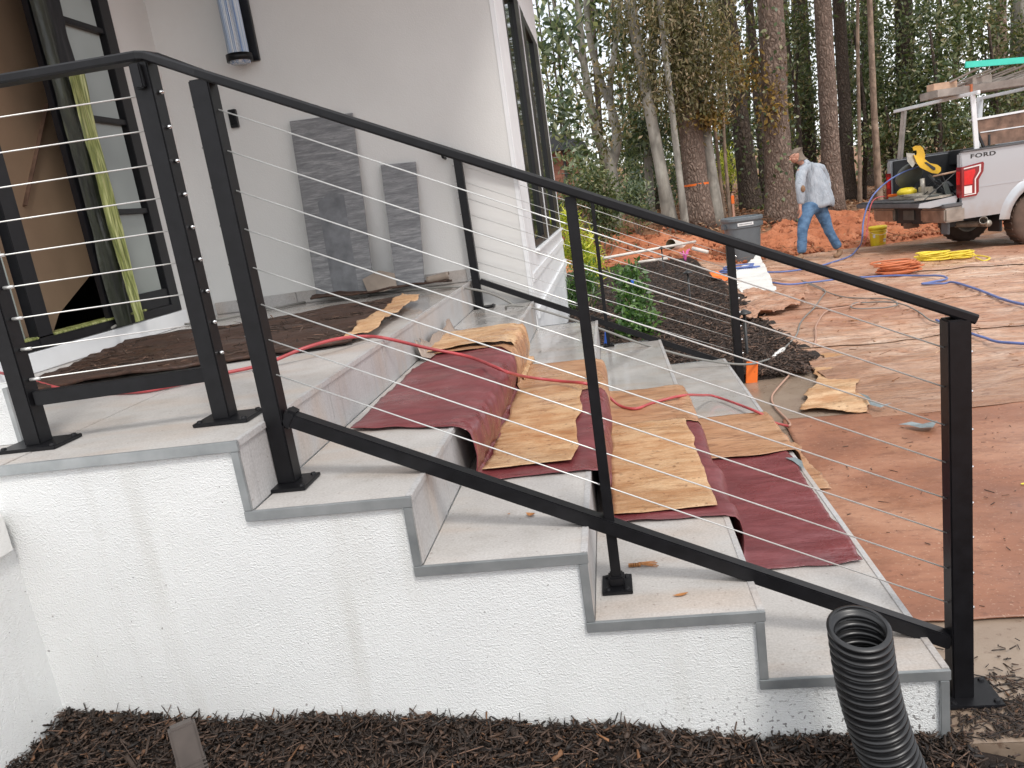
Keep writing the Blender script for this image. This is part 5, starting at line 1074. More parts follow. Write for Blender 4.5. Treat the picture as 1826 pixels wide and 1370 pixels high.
# wheeled-less grey bin
bn = empty('rubbish_bin', 'large grey round-cornered rubbish bin with white label by the clay', 'rubbish bin')
p = ong(1328, 472); T0 = Matrix.Translation(tuple(p)) @ Matrix.Rotation(math.radians(8), 4, 'Z')
def rsq(wd, k=.72, n=32):
    o_ = []
    for i in range(n):
        a = 2*PI*i/n; c_, s_ = math.cos(a), math.sin(a); e = .55
        o_.append((wd*math.copysign(abs(c_)**e, c_), wd*math.copysign(abs(s_)**e, s_)))
    return o_
def loft(b, secs, M_, cap0=True, cap1=False, mi=0):
    n = len(secs[0][0]); vs = []; fs = []
    for (ring, z) in secs: vs += [tuple(M_ @ Vector((x, y, z))) for x, y in ring]
    for i in range(len(secs)-1):
        for k in range(n): fs.append((i*n+k, i*n+(k+1) % n, (i+1)*n+(k+1) % n, (i+1)*n+k))
    if cap0: fs.append(tuple(range(n)))
    if cap1: fs.append(tuple(range(len(vs)-n, len(vs))))
    return b.add(vs, fs, mi)
loft(MB(), [(rsq(.225), 0), (rsq(.235), .03), (rsq(.27), .62), (rsq(.285), .63), (rsq(.29), .74), (rsq(.27), .74), (rsq(.23), .05)], T0, True, True).build('bin_body', M['grey_plastic'], bn, True).modifiers.new('e', 'EDGE_SPLIT')
loft(MB(), [(rsq(.305), .735), (rsq(.312), .75), (rsq(.312), .79), (rsq(.30), .80), (rsq(.27), .80), (rsq(.262), .74)], T0, True).build('bin_rim', M['grey_plastic'], bn)
MB().box((-.16, -.292, .665), (.10, -.288, .715), 0, T0).build('bin_label', M['labelw'], bn)
for i in range(11): MB().box((-.14+.02*i, -.2935, .68), (-.128+.02*i, -.2925, .70), 0, T0).build('label_print', M['grey_plastic'], bn.children[-1])
for sx_ in (-1, 1): MB().box((sx_*.30-.03, -.09, .62), (sx_*.30+.03, .09, .70), .01, T0).build('bin_handle', M['grey_plastic'], bn)
b = MB(); rg = random.Random(3)
for i in range(6): b.tube(smooth_path([tuple(T0 @ Vector((rg.uniform(-.2, .2), rg.uniform(-.2, .2), .74))) for _ in range(3)], 4), .02, 6)
tag(b.build('bin_rubbish', M['white_plastic'], None, True), 'crumpled pale rubbish heaped in the top of the grey bin', 'rubbish')
# yellow bucket
bk = empty('yellow_bucket', 'bright yellow lidded plastic bucket standing on the kraft sheets near the truck', 'bucket'); p = ong(1566, 439); T0 = Matrix.Translation(tuple(p))
MB().lathe([(0, 0), (.128, 0), (.13, .01), (.146, .30), (.146, .315)], 32, T0).build('bucket_body', M['yellow_plastic'], bk, True)
MB().lathe([(.146, .28), (.156, .282), (.156, .292), (.149, .295), (.149, .31), (.16, .312), (.162, .36), (.155, .37), (.1, .365), (0, .365)], 32, T0).build('bucket_lid', M['yellow_plastic'], bk, True)
for (a0, a1, z0, z1, mt_) in ((-2.5, -2.2, .17, .23, 'labelw'), (-1.7, -1.05, .06, .26, 'saw_yellow'), (-1.2, -.7, .08, .14, 'labelw')):
    vs = []; fs = []
    for i in range(7):
        a = a0+(a1-a0)*i/6
        for z in (z0, z1): r = .1315+.016*z/.3+.0012; vs.append((p[0]+r*math.cos(a), p[1]+r*math.sin(a), p[2]+z))
    for i in range(6): fs.append((2*i, 2*i+2, 2*i+3, 2*i+1))
    MB().add(vs, fs).build('bucket_label', M[mt_], bk)
MB().tube(smooth_path([(p[0]-.158, p[1], p[2]+.29), (p[0]-.1, p[1]-.13, p[2]+.24), (p[0]+.02, p[1]-.17, p[2]+.22), (p[0]+.12, p[1]-.12, p[2]+.25), (p[0]+.158, p[1], p[2]+.29)], 4), .003, 6).build('bucket_handle', M['labelw'], bk)

# ================================================================== TRUCK
FO = np.array([6.06, 10.68]); TA = math.radians(10)
gT = -.385
TM = Matrix.Translation((FO[0], FO[1], gT)) @ Matrix.Rotation(TA, 4, 'Z')     # x forward, y away, z up
truck = empty('pickup_truck', 'silver four-door pickup truck parked with its tailgate down', 'pickup truck'); truck.matrix_world = TM
def tp(b, name, mat, par=None, smooth=False):
    o = b.build(name, M[mat], par or truck, smooth); return o
LB = 1.75; WY = 2.0; ZR = 1.50
wc, wr_ = 1.22, .41
def bedside(y0, y1):
    top = [(0.0, .98), (.01, 1.30), (.0, ZR), (LB, ZR), (LB, .55)]
    arch = [(wc+.5*math.cos(a), .40+.5*math.sin(a)) for a in np.linspace(math.asin(.3), PI-math.asin(.3), 16)]
    poly = top+[(wc+.52, .55)]+arch+[(wc-.52, .55), (.02, .55), (.0, .75)]
    return MB().prism(poly, y0, y1)
b = bedside(0, .06); tp(b, 'bed_side', 'paint'); b = bedside(WY-.06, WY); tp(b, 'bed_side', 'paint')
for y in (0, WY):
    s_ = -1 if y == 0 else 1
    pts = [(wc+r*math.cos(a), y+s_*off, .40+r*math.sin(a)) for a in np.linspace(.15, PI-.1, 18) for r, off in ((.5, 0), (.53, .045), (.60, .03), (.66, .0))]
    fs = [(i*4+k, i*4+k+1, i*4+5+k, i*4+4+k) for i in range(17) for k in range(3)]
    tp(MB().add(pts, fs), 'wheel_arch', 'paint', None, True)
    tp(MB().box((.0, y-.035, ZR), (LB, y+.035+(0 if y else 0), ZR+.028), .008), 'bed_rail_cap', 'bumper_plastic')
    tp(MB().box((.02, y-.006 if y == 0 else y, .975), (LB-.01, y if y == 0 else y+.006, .99)), 'body_crease', 'paint')
tp(MB().box((.0, .06, .80), (LB, WY-.06, .86)), 'bed_floor', 'trim_dark')
tp(MB().box((LB, 0, .55), (LB+.05, WY, ZR)), 'bed_front', 'paint')
tp(MB().box((.05, .061, .86), (LB, .11, ZR-.01)), 'bed_liner', 'trim_dark'); tp(MB().box((.05, WY-.11, .86), (LB, WY-.061, ZR-.01)), 'bed_liner', 'trim_dark')
tp(MB().box((-.012, .0, .98), (.0, .085, ZR-.02)), 'bed_end_cap', 'paint'); tp(MB().box((-.012, WY-.085, .98), (.0, WY, ZR-.02)), 'bed_end_cap', 'paint')
# cab, bonnet (outside the picture)
cab = [(LB+.08, .50), (LB+.08, 1.42), (LB+.30, 1.98), (LB+1.75, 2.0), (LB+2.45, 1.42), (LB+3.75, 1.32), (LB+3.9, 1.1), (LB+3.9, .5)]
tp(MB().prism(cab, .02, WY-.02), 'cab', 'paint')
for y in (.012, WY-.022):
    tp(MB().prism([(LB+.35, 1.45), (LB+.48, 1.88), (LB+1.05, 1.90), (LB+1.05, 1.45)], y, y+.01), 'side_window', 'glass_dark'); tp(MB().prism([(LB+1.12, 1.45), (LB+1.12, 1.90), (LB+1.72, 1.90), (LB+2.3, 1.45)], y, y+.01), 'side_window', 'glass_dark')
tp(MB().prism([(.25, 1.5), (WY-.25, 1.5), (WY-.35, 1.88), (.35, 1.88)], 1.5, 1.51, 'x'), 'rear_window', 'glass_dark').location = (LB-1.33, 0, 0)
for wx in (wc, LB+3.0):
    for y in (.02, WY-.30):
        T0 = Matrix.Translation((wx, y, .40)) @ Matrix.Rotation(-PI/2, 4, 'X')
        wh = tp(MB().lathe([(.25, .0), (.34, .0), (.395, .02), (.41, .05), (.41, .23), (.395, .26), (.34, .28), (.25, .28)], 40, T0), 'wheel', 'rubber', None, True)
        tp(MB().lathe([(.25, .03), (.22, .03), (.20, .10), (0, .10)], 24, T0), 'rim', 'saw_metal', wh, True)
        for k in range(28):
            a = 2*PI*k/28; Mk = T0 @ Matrix.Rotation(a, 4, 'Z'); 
            o = tp(MB().box((.405, .05, .05), (.418, .05+.03, .23), 0, Mk), 'tread_block', 'rubber', wh)
    if wx == wc:
        tp(MB().tube([(wx, .2, .40), (wx, WY-.2, .40)], .06, 10), 'axle', 'trim_dark'); tp(MB().box((-.0, .35, .42), (LB+3.5, .48, .56)).box((-.0, WY-.48, .42), (LB+3.5, WY-.35, .56)), 'frame_rail', 'trim_dark')
# near tail light and far tail light
def tail(y0, s_):
    poly = [(.0, .86), (.0, 1.30), (.30, 1.335), (.315, 1.31), (.305, 1.20), (.235, 1.09), (.235, .92), (.20, .865)]
    y1 = y0+s_*.035
    t_ = tp(MB().prism(poly, min(y0, y1), max(y0, y1)).box((-.022, min(y0-s_*.09, y1), .86), (.0, max(y0-s_*.09, y1), 1.30)), 'tail_light', 'darkred')
    yf = y1+s_*.003
    tp(MB().prism([(.015, 1.04), (.015, 1.235), (.175, 1.25), (.185, 1.2), (.14, 1.10), (.14, 1.04)], min(y1, yf), max(y1, yf)), 'red_lens', 'redlight', t_)
    tp(MB().prism([(.015, .91), (.015, 1.02), (.13, 1.02), (.13, .91)], min(y1, yf), max(y1, yf)), 'reverse_lens', 'clearlens', t_)
    tp(MB().prism([(.01, 1.262), (.01, 1.278), (.268, 1.305), (.262, 1.20), (.190, 1.10), (.190, .892), (.012, .885), (.012, .897), (.172, .905), (.172, 1.105), (.24, 1.205), (.245, 1.285)], min(y1, yf), max(y1, yf)), 'light_guide', 'clearlens', t_)
    tp(MB().box((-.026, min(y0-s_*.085, y0-s_*.005), 1.05), (-.022, max(y0-s_*.085, y0-s_*.005), 1.24)), 'red_lens', 'redlight', t_)
tail(0, -1); tail(WY, 1)
# bumper with dirty chrome ends
for (ya, yb) in ((-.02, .62), (WY-.62, WY+.02)):
    tp(MB().box((-.27, ya, .53), (.05 if ya < 0 else .05, yb, .74), .025), 'bumper_end', 'chrome')
tp(MB().box((-.285, -.01, .742), (.02, WY+.01, .80), .015), 'bumper_step_pad', 'bumper_plastic')
tp(MB().box((-.22, .62, .50), (.02, WY-.62, .74)), 'bumper_centre', 'trim_dark')
tp(MB().box((-.235, .85, .56), (-.222, 1.15, .71)), 'number_plate', 'saw_guard')
tp(MB().box((-.31, .93, .43), (-.1, 1.03, .52), .01), 'tow_hitch', 'rust')
tp(MB().box((wc-.62, .03, .28), (wc-.58, .32, .62), .01), 'mud_flap', 'trim_dark'); tp(MB().box((-.2, .0, .30), (-.17, .18, .52), .01), 'mud_flap', 'bumper_plastic').location = (.0, .02, .05)
ex = tp(MB().tube([(.15, .40, .45), (.42, .12, .43), (.30+.12, .02, .43)], .05, 14), 'exhaust_pipe', 'saw_metal', None, True)
ex2 = tp(MB().lathe([(.05, 0), (.056, 0), (.056, .2), (.05, .2), (.05, 0)], 20, Matrix.Translation((.36, .07, .44)) @ Matrix.Rotation(math.radians(70), 4, 'X') @ Matrix.Rotation(-.5, 4, 'Y')), 'exhaust_tip', 'chrome', None, True)
tp(MB().box((.35, .055, .44), (.37, .06, .45)), 'exhaust_mount', 'trim_dark')
# tailgate lowered
tg = tp(MB().box((-.60, .07, .815), (-.02, WY-.07, .875), .012), 'tailgate', 'trim_dark')
for i in range(9): tp(MB().box((-.57, .17+i*.2, .875), (-.06, .29+i*.2, .885), .003), 'tailgate_rib', 'bumper_plastic', tg)
tp(MB().box((-.61, .07, .80), (-.595, WY-.07, .865), .006), 'tailgate_edge', 'bumper_plastic', tg)
b = MB().prism([(-.62, .80), (-.60, .86), (-.05, .90), (-.03, .86), (-.05, .80), (-.45, .775)], .055, .07); tp(b, 'tailgate_end', 'paint', tg)
tp(MB().tube([(-.52, .08, .90), (.0, .10, 1.25)], .006, 6), 'tailgate_strap', 'trim_dark', tg)
# lettering on the bed side
def text(body, size, mat, M_, par, name='lettering', extrude=.002):
    cu = bpy.data.curves.new(name, 'FONT'); cu.body = body; cu.size = size; cu.extrude = extrude; cu.align_x = 'LEFT'; cu.space_character = 1.12; cu.offset = size*.02
    to = bpy.data.objects.new(name, cu); COL.objects.link(to); bpy.context.view_layer.update()
    me = bpy.data.meshes.new_from_object(to.evaluated_get(bpy.context.evaluated_depsgraph_get())); bpy.data.objects.remove(to); me.transform(M_); me.materials.clear()
    return link(me, name, M[mat], par)
text('FORD', .08, 'ink', Matrix.Translation((.13, -.003, 1.405)) @ Matrix.Rotation(PI/2, 4, 'X') @ Matrix.Diagonal((1.7, 1, 1, 1)), truck)
# rack
def bar(p, q, w_, h_, mat, name): return tp(MB().beam(p, q, w_, h_, bev=.006), name, mat)
bar((.24, .02, ZR+.02), (.20, .04, 2.28), .085, .06, 'white_paint', 'rack_post'); bar((.20, WY-.02, ZR+.0), (.25, WY-.1, 2.28), .085, .06, 'lumber', 'rack_post')
bar((.20, -.1, 2.30), (.20, WY+.1, 2.30), .05, .05, 'white_paint', 'rack_crossbar')
bar((1.55, .02, ZR+.02), (1.55, .04, 2.28), .085, .06, 'white_paint', 'rack_post'); bar((1.55, WY-.02, ZR+.02), (1.55, WY-.1, 2.28), .085, .06, 'white_paint', 'rack_post'); bar((1.55, -.1, 2.30), (1.55, WY+.1, 2.30), .05, .05, 'white_paint', 'rack_crossbar')
# toolbox with open lid
tp(MB().box((1.0, .08, ZR-.2), (1.62, WY-.08, ZR+.02), .01), 'toolbox', 'trim_dark')
def loose(root, b, name, mat, smooth=False): return b.build(name, M[mat], root, smooth)
ld = tp(MB().prism([(.58, 1.545), (.40, 1.93), (1.7, 1.97), (1.7, 1.545)], .36, .39), 'toolbox_lid', 'rust'); 
tp(MB().beam((.38, .37, 1.94), (1.72, .37, 1.98), .055, .03), 'lid_edge', 'white_paint', ld); tp(MB().beam((.57, .35, 1.53), (.39, .35, 1.94), .03, .03), 'lid_edge', 'trim_dark', ld); tp(MB().box((.52, .352, 1.74), (1.68, .358, 1.755)), 'lid_edge', 'white_paint', ld); tp(MB().box((.64, .345, 1.55), (.67, .355, 1.70)), 'lid_hinge', 'trim_dark', ld)
# load on the rack: separate things in the truck frame
def in_truck(name, label, cat):
    o = empty(name, label, cat); o.matrix_world = TM; return o
pk = in_truck('aluminium_walk_plank', 'long weathered grey scaffold plank lying on the truck rack', 'scaffold plank')
MB().box((-.16, .30, 2.325), (3.6, .75, 2.435), .008).build('plank_body', M['lumber'], pk); MB().box((.33, .28, 2.32), (.36, .77, 2.445)).build('strap', M['orange_cord'], pk)
wb = in_truck('timber_block', 'short pale timber board end on top of the scaffold plank', 'timber')
MB().box((-.14, .42, 2.437), (.22, .60, 2.535), .006).build('timber_body', M['wood'], wb)
la = in_truck('step_ladder', 'teal fibreglass step ladder with grey braces lying on the rack', 'ladder')
MB().beam((.10, .05, 2.70), (3.2, .20, 2.54), .03, .085, bev=.004).build('ladder_rail', M['teal'], la)
MB().beam((.0, .72, 2.48), (3.2, .72, 2.48), .03, .07, bev=.004).build('ladder_rail', M['lumber'], la)
for i in range(8): MB().beam((.32+.36*i, .10, 2.63-.019*i), (-.02+.36*i, .68, 2.45), .06, .02).build('ladder_brace', M['lumber'], la)
for i in range(7): MB().beam((.52+.36*i, .12, 2.60-.019*i), (.22+.36*i, .70, 2.47), .03, .02).build('ladder_step', M['lumber'], la)
bx2 = in_truck('grey_timber_stack', 'grey weathered timber offcuts stacked on the plank beside the strap', 'timber')
MB().box((.42, .38, 2.437), (.72, .55, 2.55), .006).build('timber_body', M['lumber'], bx2)
# mitre saw on the tailgate
sw = in_truck('mitre_saw', 'yellow and grey mitre saw standing on the lowered tailgate', 'mitre saw')
zt = .888
def sp_(b, n, m_, s_=False, par=None): return b.build(n, M[m_], par or sw, s_)
T0 = Matrix.Translation((-.25, .75, zt)); 
sp_(MB().box((-.33, .42, zt), (-.02, 1.42, zt+.055), .012), 'saw_base', 'saw_metal')
sp_(MB().lathe([(0, .055), (.17, .055), (.17, .085), (0, .085)], 28, Matrix.Translation((-.20, .85, zt))), 'turntable', 'saw_metal')
sp_(MB().box((-.15, .50, zt+.055), (-.12, .86, zt+.17), .006).box((-.15, .95, zt+.055), (-.12, 1.30, zt+.17), .006), 'fence_plate', 'saw_metal')
Tb = Matrix.Translation((-.15, 1.10, zt+.36)) @ Matrix.Rotation(PI/2+.5, 4, 'X') 
sp_(MB().lathe([(0, -.03), (.19, -.03), (.21, -.02), (.21, .02), (.19, .03), (0, .03)], 32, Tb), 'blade_guard', 'saw_guard', True)
sp_(MB().lathe([(0, -.09), (.06, -.09), (.085, -.07), (.10, -.031)], 24, Tb), 'guard_cover', 'saw_metal', True)
hd = [(-.14, 1.02, zt+.68), (-.14, .90, zt+.70), (-.15, .86, zt+.60), (-.15, .86, zt+.50), (-.15, .80, zt+.40), (-.15, .66, zt+.33), (-.15, .46, zt+.28), (-.15, .36, zt+.30)]
TMi = TM.inverted()
def px_prism(pts, d0, d1):
    P0_ = [TMi @ Vector(atd(u, v, d0)) for u, v in pts]; P1_ = [TMi @ Vector(atd(u, v, d1)) for u, v in pts]; n = len(pts)
    return MB().add([tuple(p) for p in P0_+P1_], [tuple(range(n)), tuple(range(2*n-1, n-1, -1))]+[(i, (i+1) % n, n+(i+1) % n, n+i) for i in range(n)])
SD = 11.95
sp_(px_prism([(1629, 276), (1648, 283), (1658, 291), (1672, 294), (1678, 299), (1678, 305), (1673, 310), (1662, 309), (1651, 304), (1641, 299), (1635, 291)], SD-.05, SD+.09), 'saw_arm', 'saw_yellow')
sp_(px_prism([(1627, 263), (1632, 260), (1641, 260), (1646, 264), (1650, 276), (1649, 284), (1641, 286), (1633, 280), (1635, 273), (1634, 268), (1629, 269)], SD-.02, SD+.05), 'handle', 'saw_yellow')
sp_(px_prism([(1616, 273), (1631, 274), (1634, 289), (1627, 299), (1618, 288)], SD-.02, SD+.16), 'motor_cover', 'saw_metal')
sp_(px_prism([(1648, 290), (1652, 289), (1668, 299), (1668, 303), (1664, 304)], SD-.056, SD-.05), 'brand_panel', 'ink')
sp_(MB().tube([(-.15, .72, zt+.08), (-.15, .74, zt+.30)], .035, 12), 'pivot_post', 'saw_metal', True)
sp_(MB().tube([(-.15, .45, zt+.32), (.0, .10, zt+.36)], .014, 8), 'side_rod', 'wood', True)
sp_(MB().lathe([(0, .19), (.09, .18), (.14, .14), (.145, .085), (0, .085)], 22, Matrix.Translation((-.24, 1.02, zt))), 'dust_cap', 'yellow_plastic', True)
sp_(MB().box((-.34, 1.28, zt+.056), (-.24, 1.42, zt+.095), .008), 'clamp', 'orange')
o = text('SAW', .001, 'ink', Matrix(), sw) if 0 else None
for i in range(5):
    pass
tb_ = in_truck('tool_pile', 'jumble of black and grey tools in the truck bed behind the saw', 'tools')
rg = random.Random(9)
for i in range(16):
    x = rg.uniform(-.02, .6); y = rg.uniform(.2, 1.2); a = rg.uniform(0, 3); L = rg.uniform(.2, .5)
    MB().beam((x, y, .88+rg.uniform(.02, .12)), (x+L*math.cos(a)*.6, y+L*math.sin(a)*.5, .9+rg.uniform(.05, .35)), rg.uniform(.02, .07), rg.uniform(.02, .05), bev=.004).build(rg.choice(['tool_bar', 'tool_case', 'tool_handle']), M[rg.choice(['trim_dark', 'saw_guard', 'saw_metal', 'black'])], tb_)
for i in range(3): MB().tube(smooth_path([(.1, .3+.1*i, .9), (.0, .4+.1*i, 1.05+.05*i), (-.2, .5+.12*i, .94), (-.3, .4+.1*i, .91)], 5), .008, 6).build('tool_cord', M['black'], tb_, True)
sa = in_truck('silver_tray', 'flat silver tray with rounded end on the near corner of the tailgate', 'tray')
n = 24; ring = [(-.32+.30*math.cos(a)*(1 if math.cos(a) > 0 else .9), .20+.13*math.sin(a)) for a in np.linspace(0, 2*PI, n, endpoint=False)]
MB().prism(ring, .90, .925, 'z').build('tray_plate', M['saw_metal'], sa); MB().box((-.38, .14, .925), (-.24, .24, .95), .01).build('tray_bracket', M['saw_guard'], sa)

# ================================================================== MAN
def skin_mesh(verts, edges, rad, sub=2):
    me = bpy.data.meshes.new('t'); me.from_pydata([tuple(map(float, v)) for v in verts], edges, [])
    o = bpy.data.objects.new('t', me); COL.objects.link(o); sk = o.modifiers.new('s', 'SKIN'); sk.use_smooth_shade = True
    su = o.modifiers.new('u', 'SUBSURF'); su.levels = sub; su.render_levels = sub
    for i, rv in enumerate(rad):
        rv = rv if isinstance(rv, tuple) else (rv, rv); me.skin_vertices[0].data[i].radius = rv; me.skin_vertices[0].data[i].use_root = (i == 0)
    bpy.context.view_layer.update(); m2 = bpy.data.meshes.new_from_object(o.evaluated_get(bpy.context.evaluated_depsgraph_get())); bpy.data.objects.remove(o); return m2
man = empty('person', 'man in pale blue shirt, jeans and tan boots walking away, head bowed', 'person')
DM = 12.25
def J(u, v, dd=0.): return np.array(atd(u, v, DM+dd))
gM = float(base_g(4.0, 11.2))+.02
pel, spi, che, nk, hd_ = J(1451, 366), J(1452, 340, .0), J(1446, 306), J(1431, 291, -.02), J(1421, 284, -.04)
shL, shR = J(1425, 304, -.14), J(1462, 300, .14); elL, elR = J(1427, 337, -.24), J(1474, 332, .16); wrL, wrR = J(1427, 366, -.22), J(1468, 356, .0)
hpL, hpR = J(1441, 374, -.08), J(1461, 373, .08); knL, knR = J(1432, 412, -.10), J(1476, 412, .06); anL, anR = J(1429, 452, -.1), J(1496, 444, .06)
toL = J(1417, 462, -.16); toR = J(1487, 456, .0)
V = [pel, spi, che, nk, hd_, shL, elL, wrL, shR, elR, wrR, hpL, knL, anL, hpR, knR, anR]
E_ = [(0, 1), (1, 2), (2, 3), (3, 4), (2, 5), (5, 6), (6, 7), (2, 8), (8, 9), (9, 10), (0, 11), (11, 12), (12, 13), (0, 14), (14, 15), (15, 16)]
Rd = [(.10, .09), (.11, .09), (.10, .08), .05, .06, .04, .036, .026, .04, .036, .026, .07, .05, .035, .07, .05, .035]
# head bulk and hands stay in the same continuous body
ch, nb_ = hd_+np.array([-.05, -.02, -.03]), J(1415, 276, -.05)
V += [J(1417, 281, -.04), J(1416, 275, -.03)]; E_ += [(4, 17), (17, 18)]; Rd += [(.098, .10), (.088, .095)]
haL = J(1427, 373, -.22); V += [haL, J(1428, 379, -.22)]; E_ += [(7, 19), (19, 20)]; Rd += [(.022, .038), (.018, .036)]
haR = J(1466, 363, -.02); V += [haR]; E_ += [(10, 21)]; Rd += [(.022, .036)]
body = link(skin_mesh(V, E_, Rd), 'body', M['skin'], man, True)
dn = np.array([0, 0, -1.]); fw = np.array([-1., .25, 0]); fw /= np.linalg.norm(fw)
bmj = bmesh.new(); bmj.from_mesh(body.data)
def join(me2):
    bmj.from_mesh(me2)
pal = J(1428, 379, -.22)
for k, (off, L) in enumerate(((-.030, .075), (-.010, .085), (.010, .08), (.028, .065))):
    a = pal+fw*0+np.array([off*.6, off*.8, .0]); c1 = a+dn*L*.5+fw*.006; c2 = a+dn*L*.85+fw*.02; c3 = a+dn*L*1.0+fw*.035
    join(skin_mesh([a-dn*.02, a+dn*.01, c1, c2, c3], [(0, 1), (1, 2), (2, 3), (3, 4)], [.009, .0095, .009, .008, .007], 1))
th = haL+fw*.025; join(skin_mesh([haL, th+dn*.02, th+dn*.05+fw*.01, th+dn*.07+fw*.012], [(0, 1), (1, 2), (2, 3)], [.012, .012, .010, .008], 1))
# nose, ears, jaw
jaw = J(1412, 289, -.06); nose = J(1407, 286, -.07); ear = J(1421, 282, -.135)
join(skin_mesh([J(1417, 283, -.05), J(1413, 289, -.06)], [(0, 1)], [.07, .052], 2))
join(skin_mesh([J(1411, 283, -.06), nose], [(0, 1)], [.018, .013], 1)); join(skin_mesh([ear, J(1422, 286, -.13)], [(0, 1)], [.018, .012], 1))
bmj.to_mesh(body.data); bmj.free(); body.data.polygons.foreach_set('use_smooth', [True]*len(body.data.polygons))
link(skin_mesh([J(1423, 279, .0), J(1419, 273, -.02), J(1412, 271, -.03), J(1425, 285, .0)], [(0, 1), (1, 2), (0, 3)], [(.092, .098), (.088, .095), (.06, .07), (.07, .07)]), 'hair', M['hair'], man, True)
# shirt: loose shell
hemL, hemR = J(1437, 366, -.06), J(1466, 362, .06)
Vs = [J(1447, 303), J(1430, 304, -.10), J(1427, 322, -.2), elL, J(1428, 352, -.23), J(1428, 366, -.22), J(1462, 302, .10), J(1471, 318, .16), elR, J(1472, 345, .1), J(1469, 356, .02)]
Es = [(0, 1), (1, 2), (2, 3), (3, 4), (4, 5), (0, 6), (6, 7), (7, 8), (8, 9), (9, 10)]
Rs = [(.13, .11), (.09, .085), (.078, .078), (.07, .07), (.062, .062), (.05, .05), (.095, .09), (.08, .08), (.07, .07), (.06, .06), (.045, .045)]
arms = skin_mesh(Vs, Es, Rs)
rows = [(373, 1461, 22.5, .155), (371, 1461, 24.5, .175), (362, 1461, 25.5, .18), (350, 1459.5, 25, .175), (335, 1456, 23, .165), (320, 1451, 21.5, .155), (309, 1446.5, 21, .15), (301, 1443, 18.5, .135), (296, 1440, 13.5, .11), (292, 1436, 8.5, .085), (288, 1433, 7, .07), (286, 1431.5, 6, .06)]
vs = []; fs = []; n = 36
for i, (v_, u_, hw, dp_) in enumerate(rows):
    c_ = np.array(J(u_, v_)); hwm = hw*DM/FPX
    for k in range(n):
        a_ = 2*PI*k/n; tiltv = (.035*math.cos(a_) if v_ > 360 else 0)
        vs.append(tuple(c_+RT*hwm*math.cos(a_)+FW*dp_*math.sin(a_)+np.array([0, 0, tiltv+.012*math.sin(a_*5)*(v_ > 360)])))
for i in range(len(rows)-1):
    for k in range(n): fs.append((i*n+k, i*n+(k+1) % n, (i+1)*n+(k+1) % n, (i+1)*n+k))
tm = bpy.data.meshes.new('t'); tm.from_pydata(vs, [], fs); bm = bmesh.new(); bm.from_mesh(tm); bmesh.ops.subdivide_edges(bm, edges=bm.edges[:], cuts=2, use_grid_fill=True, smooth=.6); bm.from_mesh(arms); bmesh.ops.recalc_face_normals(bm, faces=bm.faces)
me = bpy.data.meshes.new('shirt'); bm.to_mesh(me); bm.free(); sh = link(me, 'shirt', M['shirt'], man, True)
co = np.array([v.co for v in sh.data.vertices]); nn = np.array([v.normal for v in sh.data.vertices]); dz = .012*ridge(co[:, 0]*9+co[:, 1]*9, co[:, 2]*4, 3, 4)+.006*fbm(co[:, 0]*25, co[:, 2]*20, co[:, 1]*25, 2, 3)
sh.data.vertices.foreach_set('co', (co+nn*dz[:, None]).ravel())
for (pt, nm_) in ((J(1432, 337, -.31), 'elbow_patch'), (J(1476, 331, .06), 'elbow_patch')):
    M_ = Matrix.Translation(tuple(pt)) @ Matrix.Diagonal((.035, .03, .055, 1)); bm = bmesh.new(); bmesh.ops.create_icosphere(bm, subdivisions=2, radius=1, matrix=M_); me = bpy.data.meshes.new(nm_); bm.to_mesh(me); bm.free(); link(me, nm_, M['boot'], man, True)
Vj = [J(1451, 362), J(1441, 374, -.08), J(1434, 394, -.1), J(1431, 414, -.11), J(1430, 434, -.11), J(1430, 453, -.1), J(1462, 372, .08), J(1471, 392, .07), J(1478, 412, .06), J(1487, 428, .06), J(1496, 443, .06)]
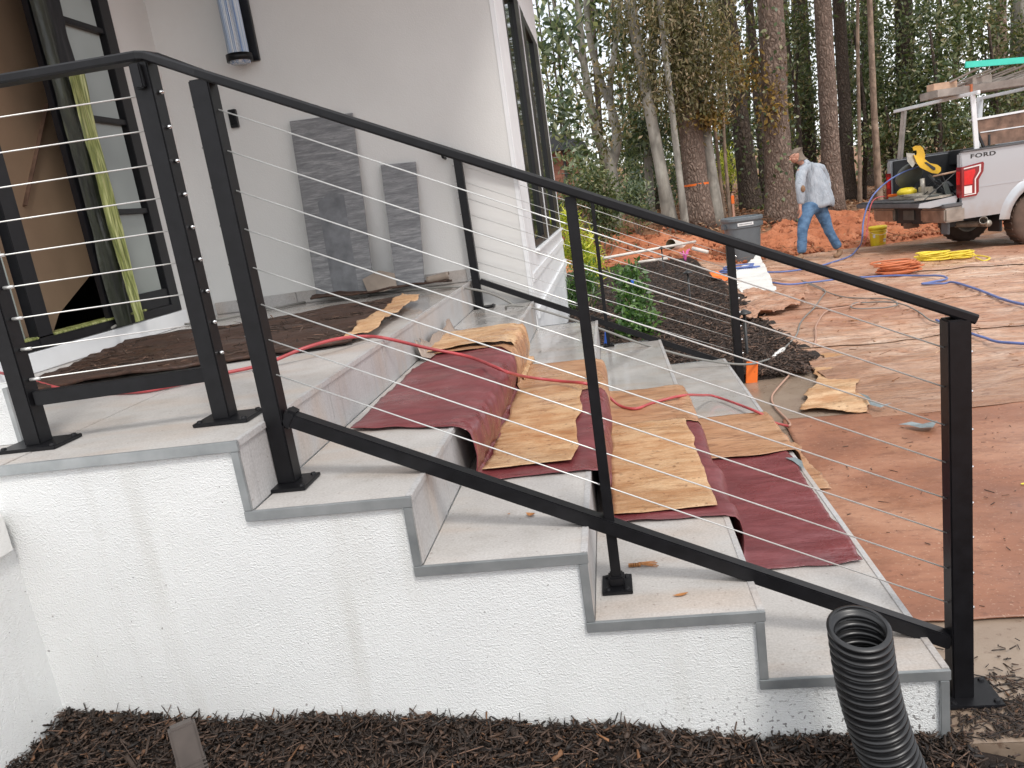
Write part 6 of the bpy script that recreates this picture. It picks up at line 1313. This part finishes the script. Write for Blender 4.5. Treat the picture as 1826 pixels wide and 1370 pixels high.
Ej = [(0, 1), (1, 2), (2, 3), (3, 4), (4, 5), (0, 6), (6, 7), (7, 8), (8, 9), (9, 10)]
Rj = [(.155, .135), (.112, .115), (.095, .098), (.082, .082), (.076, .074), (.078, .076), (.112, .115), (.092, .095), (.078, .078), (.07, .07), (.07, .068)]
jn = link(skin_mesh(Vj, Ej, Rj), 'jeans', M['denim'], man, True)
co = np.array([v.co for v in jn.data.vertices]); nn = np.array([v.normal for v in jn.data.vertices]); dz = .008*ridge(co[:, 0]*5, co[:, 2]*13, 3, 4)
jn.data.vertices.foreach_set('co', (co+nn*dz[:, None]).ravel())
link(skin_mesh([anL, J(1428, 461, -.1), toL], [(0, 1), (1, 2)], [.052, .05, .042]), 'boot', M['boot'], man, True)
link(skin_mesh([anR, J(1499, 452, .06), J(1492, 457, .03), toR], [(0, 1), (1, 2), (2, 3)], [.052, .05, .046, .036]), 'boot', M['boot'], man, True)

n = 2600; uu = RNG.random(n); vv = RNG.random(n); cs = np.array([(-1.38, 1.02), (-.16, 1.26), (-.32, 2.56), (-1.66, 2.16)])
P = ((1-uu)*(1-vv))[:, None]*cs[0]+(uu*(1-vv))[:, None]*cs[1]+(uu*vv)[:, None]*cs[2]+((1-uu)*vv)[:, None]*cs[3]
D = RNG.normal(0, 1, (n, 3))*np.array([1.6, .35, .08]); D /= np.linalg.norm(D, axis=1)[:, None]
chips('mat_fibres', np.stack([P[:, 0], P[:, 1], .897+RNG.uniform(-.004, .006, n)], -1), D, RNG.gamma(2, .016, n)+.01, RNG.uniform(.0015, .006, n), .0015, M['chips_dry'], parent=mt)

# loose leaves and crumbs over the sheeting
n = 900; x = RNG.uniform(2.3, 9, n); y = RNG.uniform(2.6, 12, n); k = y < yback(x)-.2; x, y = x[k], y[k]; n = len(x)
C = np.stack([x, y, [drive_surf(a, b_)+.004 for a, b_ in zip(x, y)]], -1)
chips('crumbs_on_sheeting', C, rand_dir(n, .1), RNG.gamma(1.6, .016, n)+.006, RNG.uniform(.003, .012, n), .003, M['litter_leaf'])
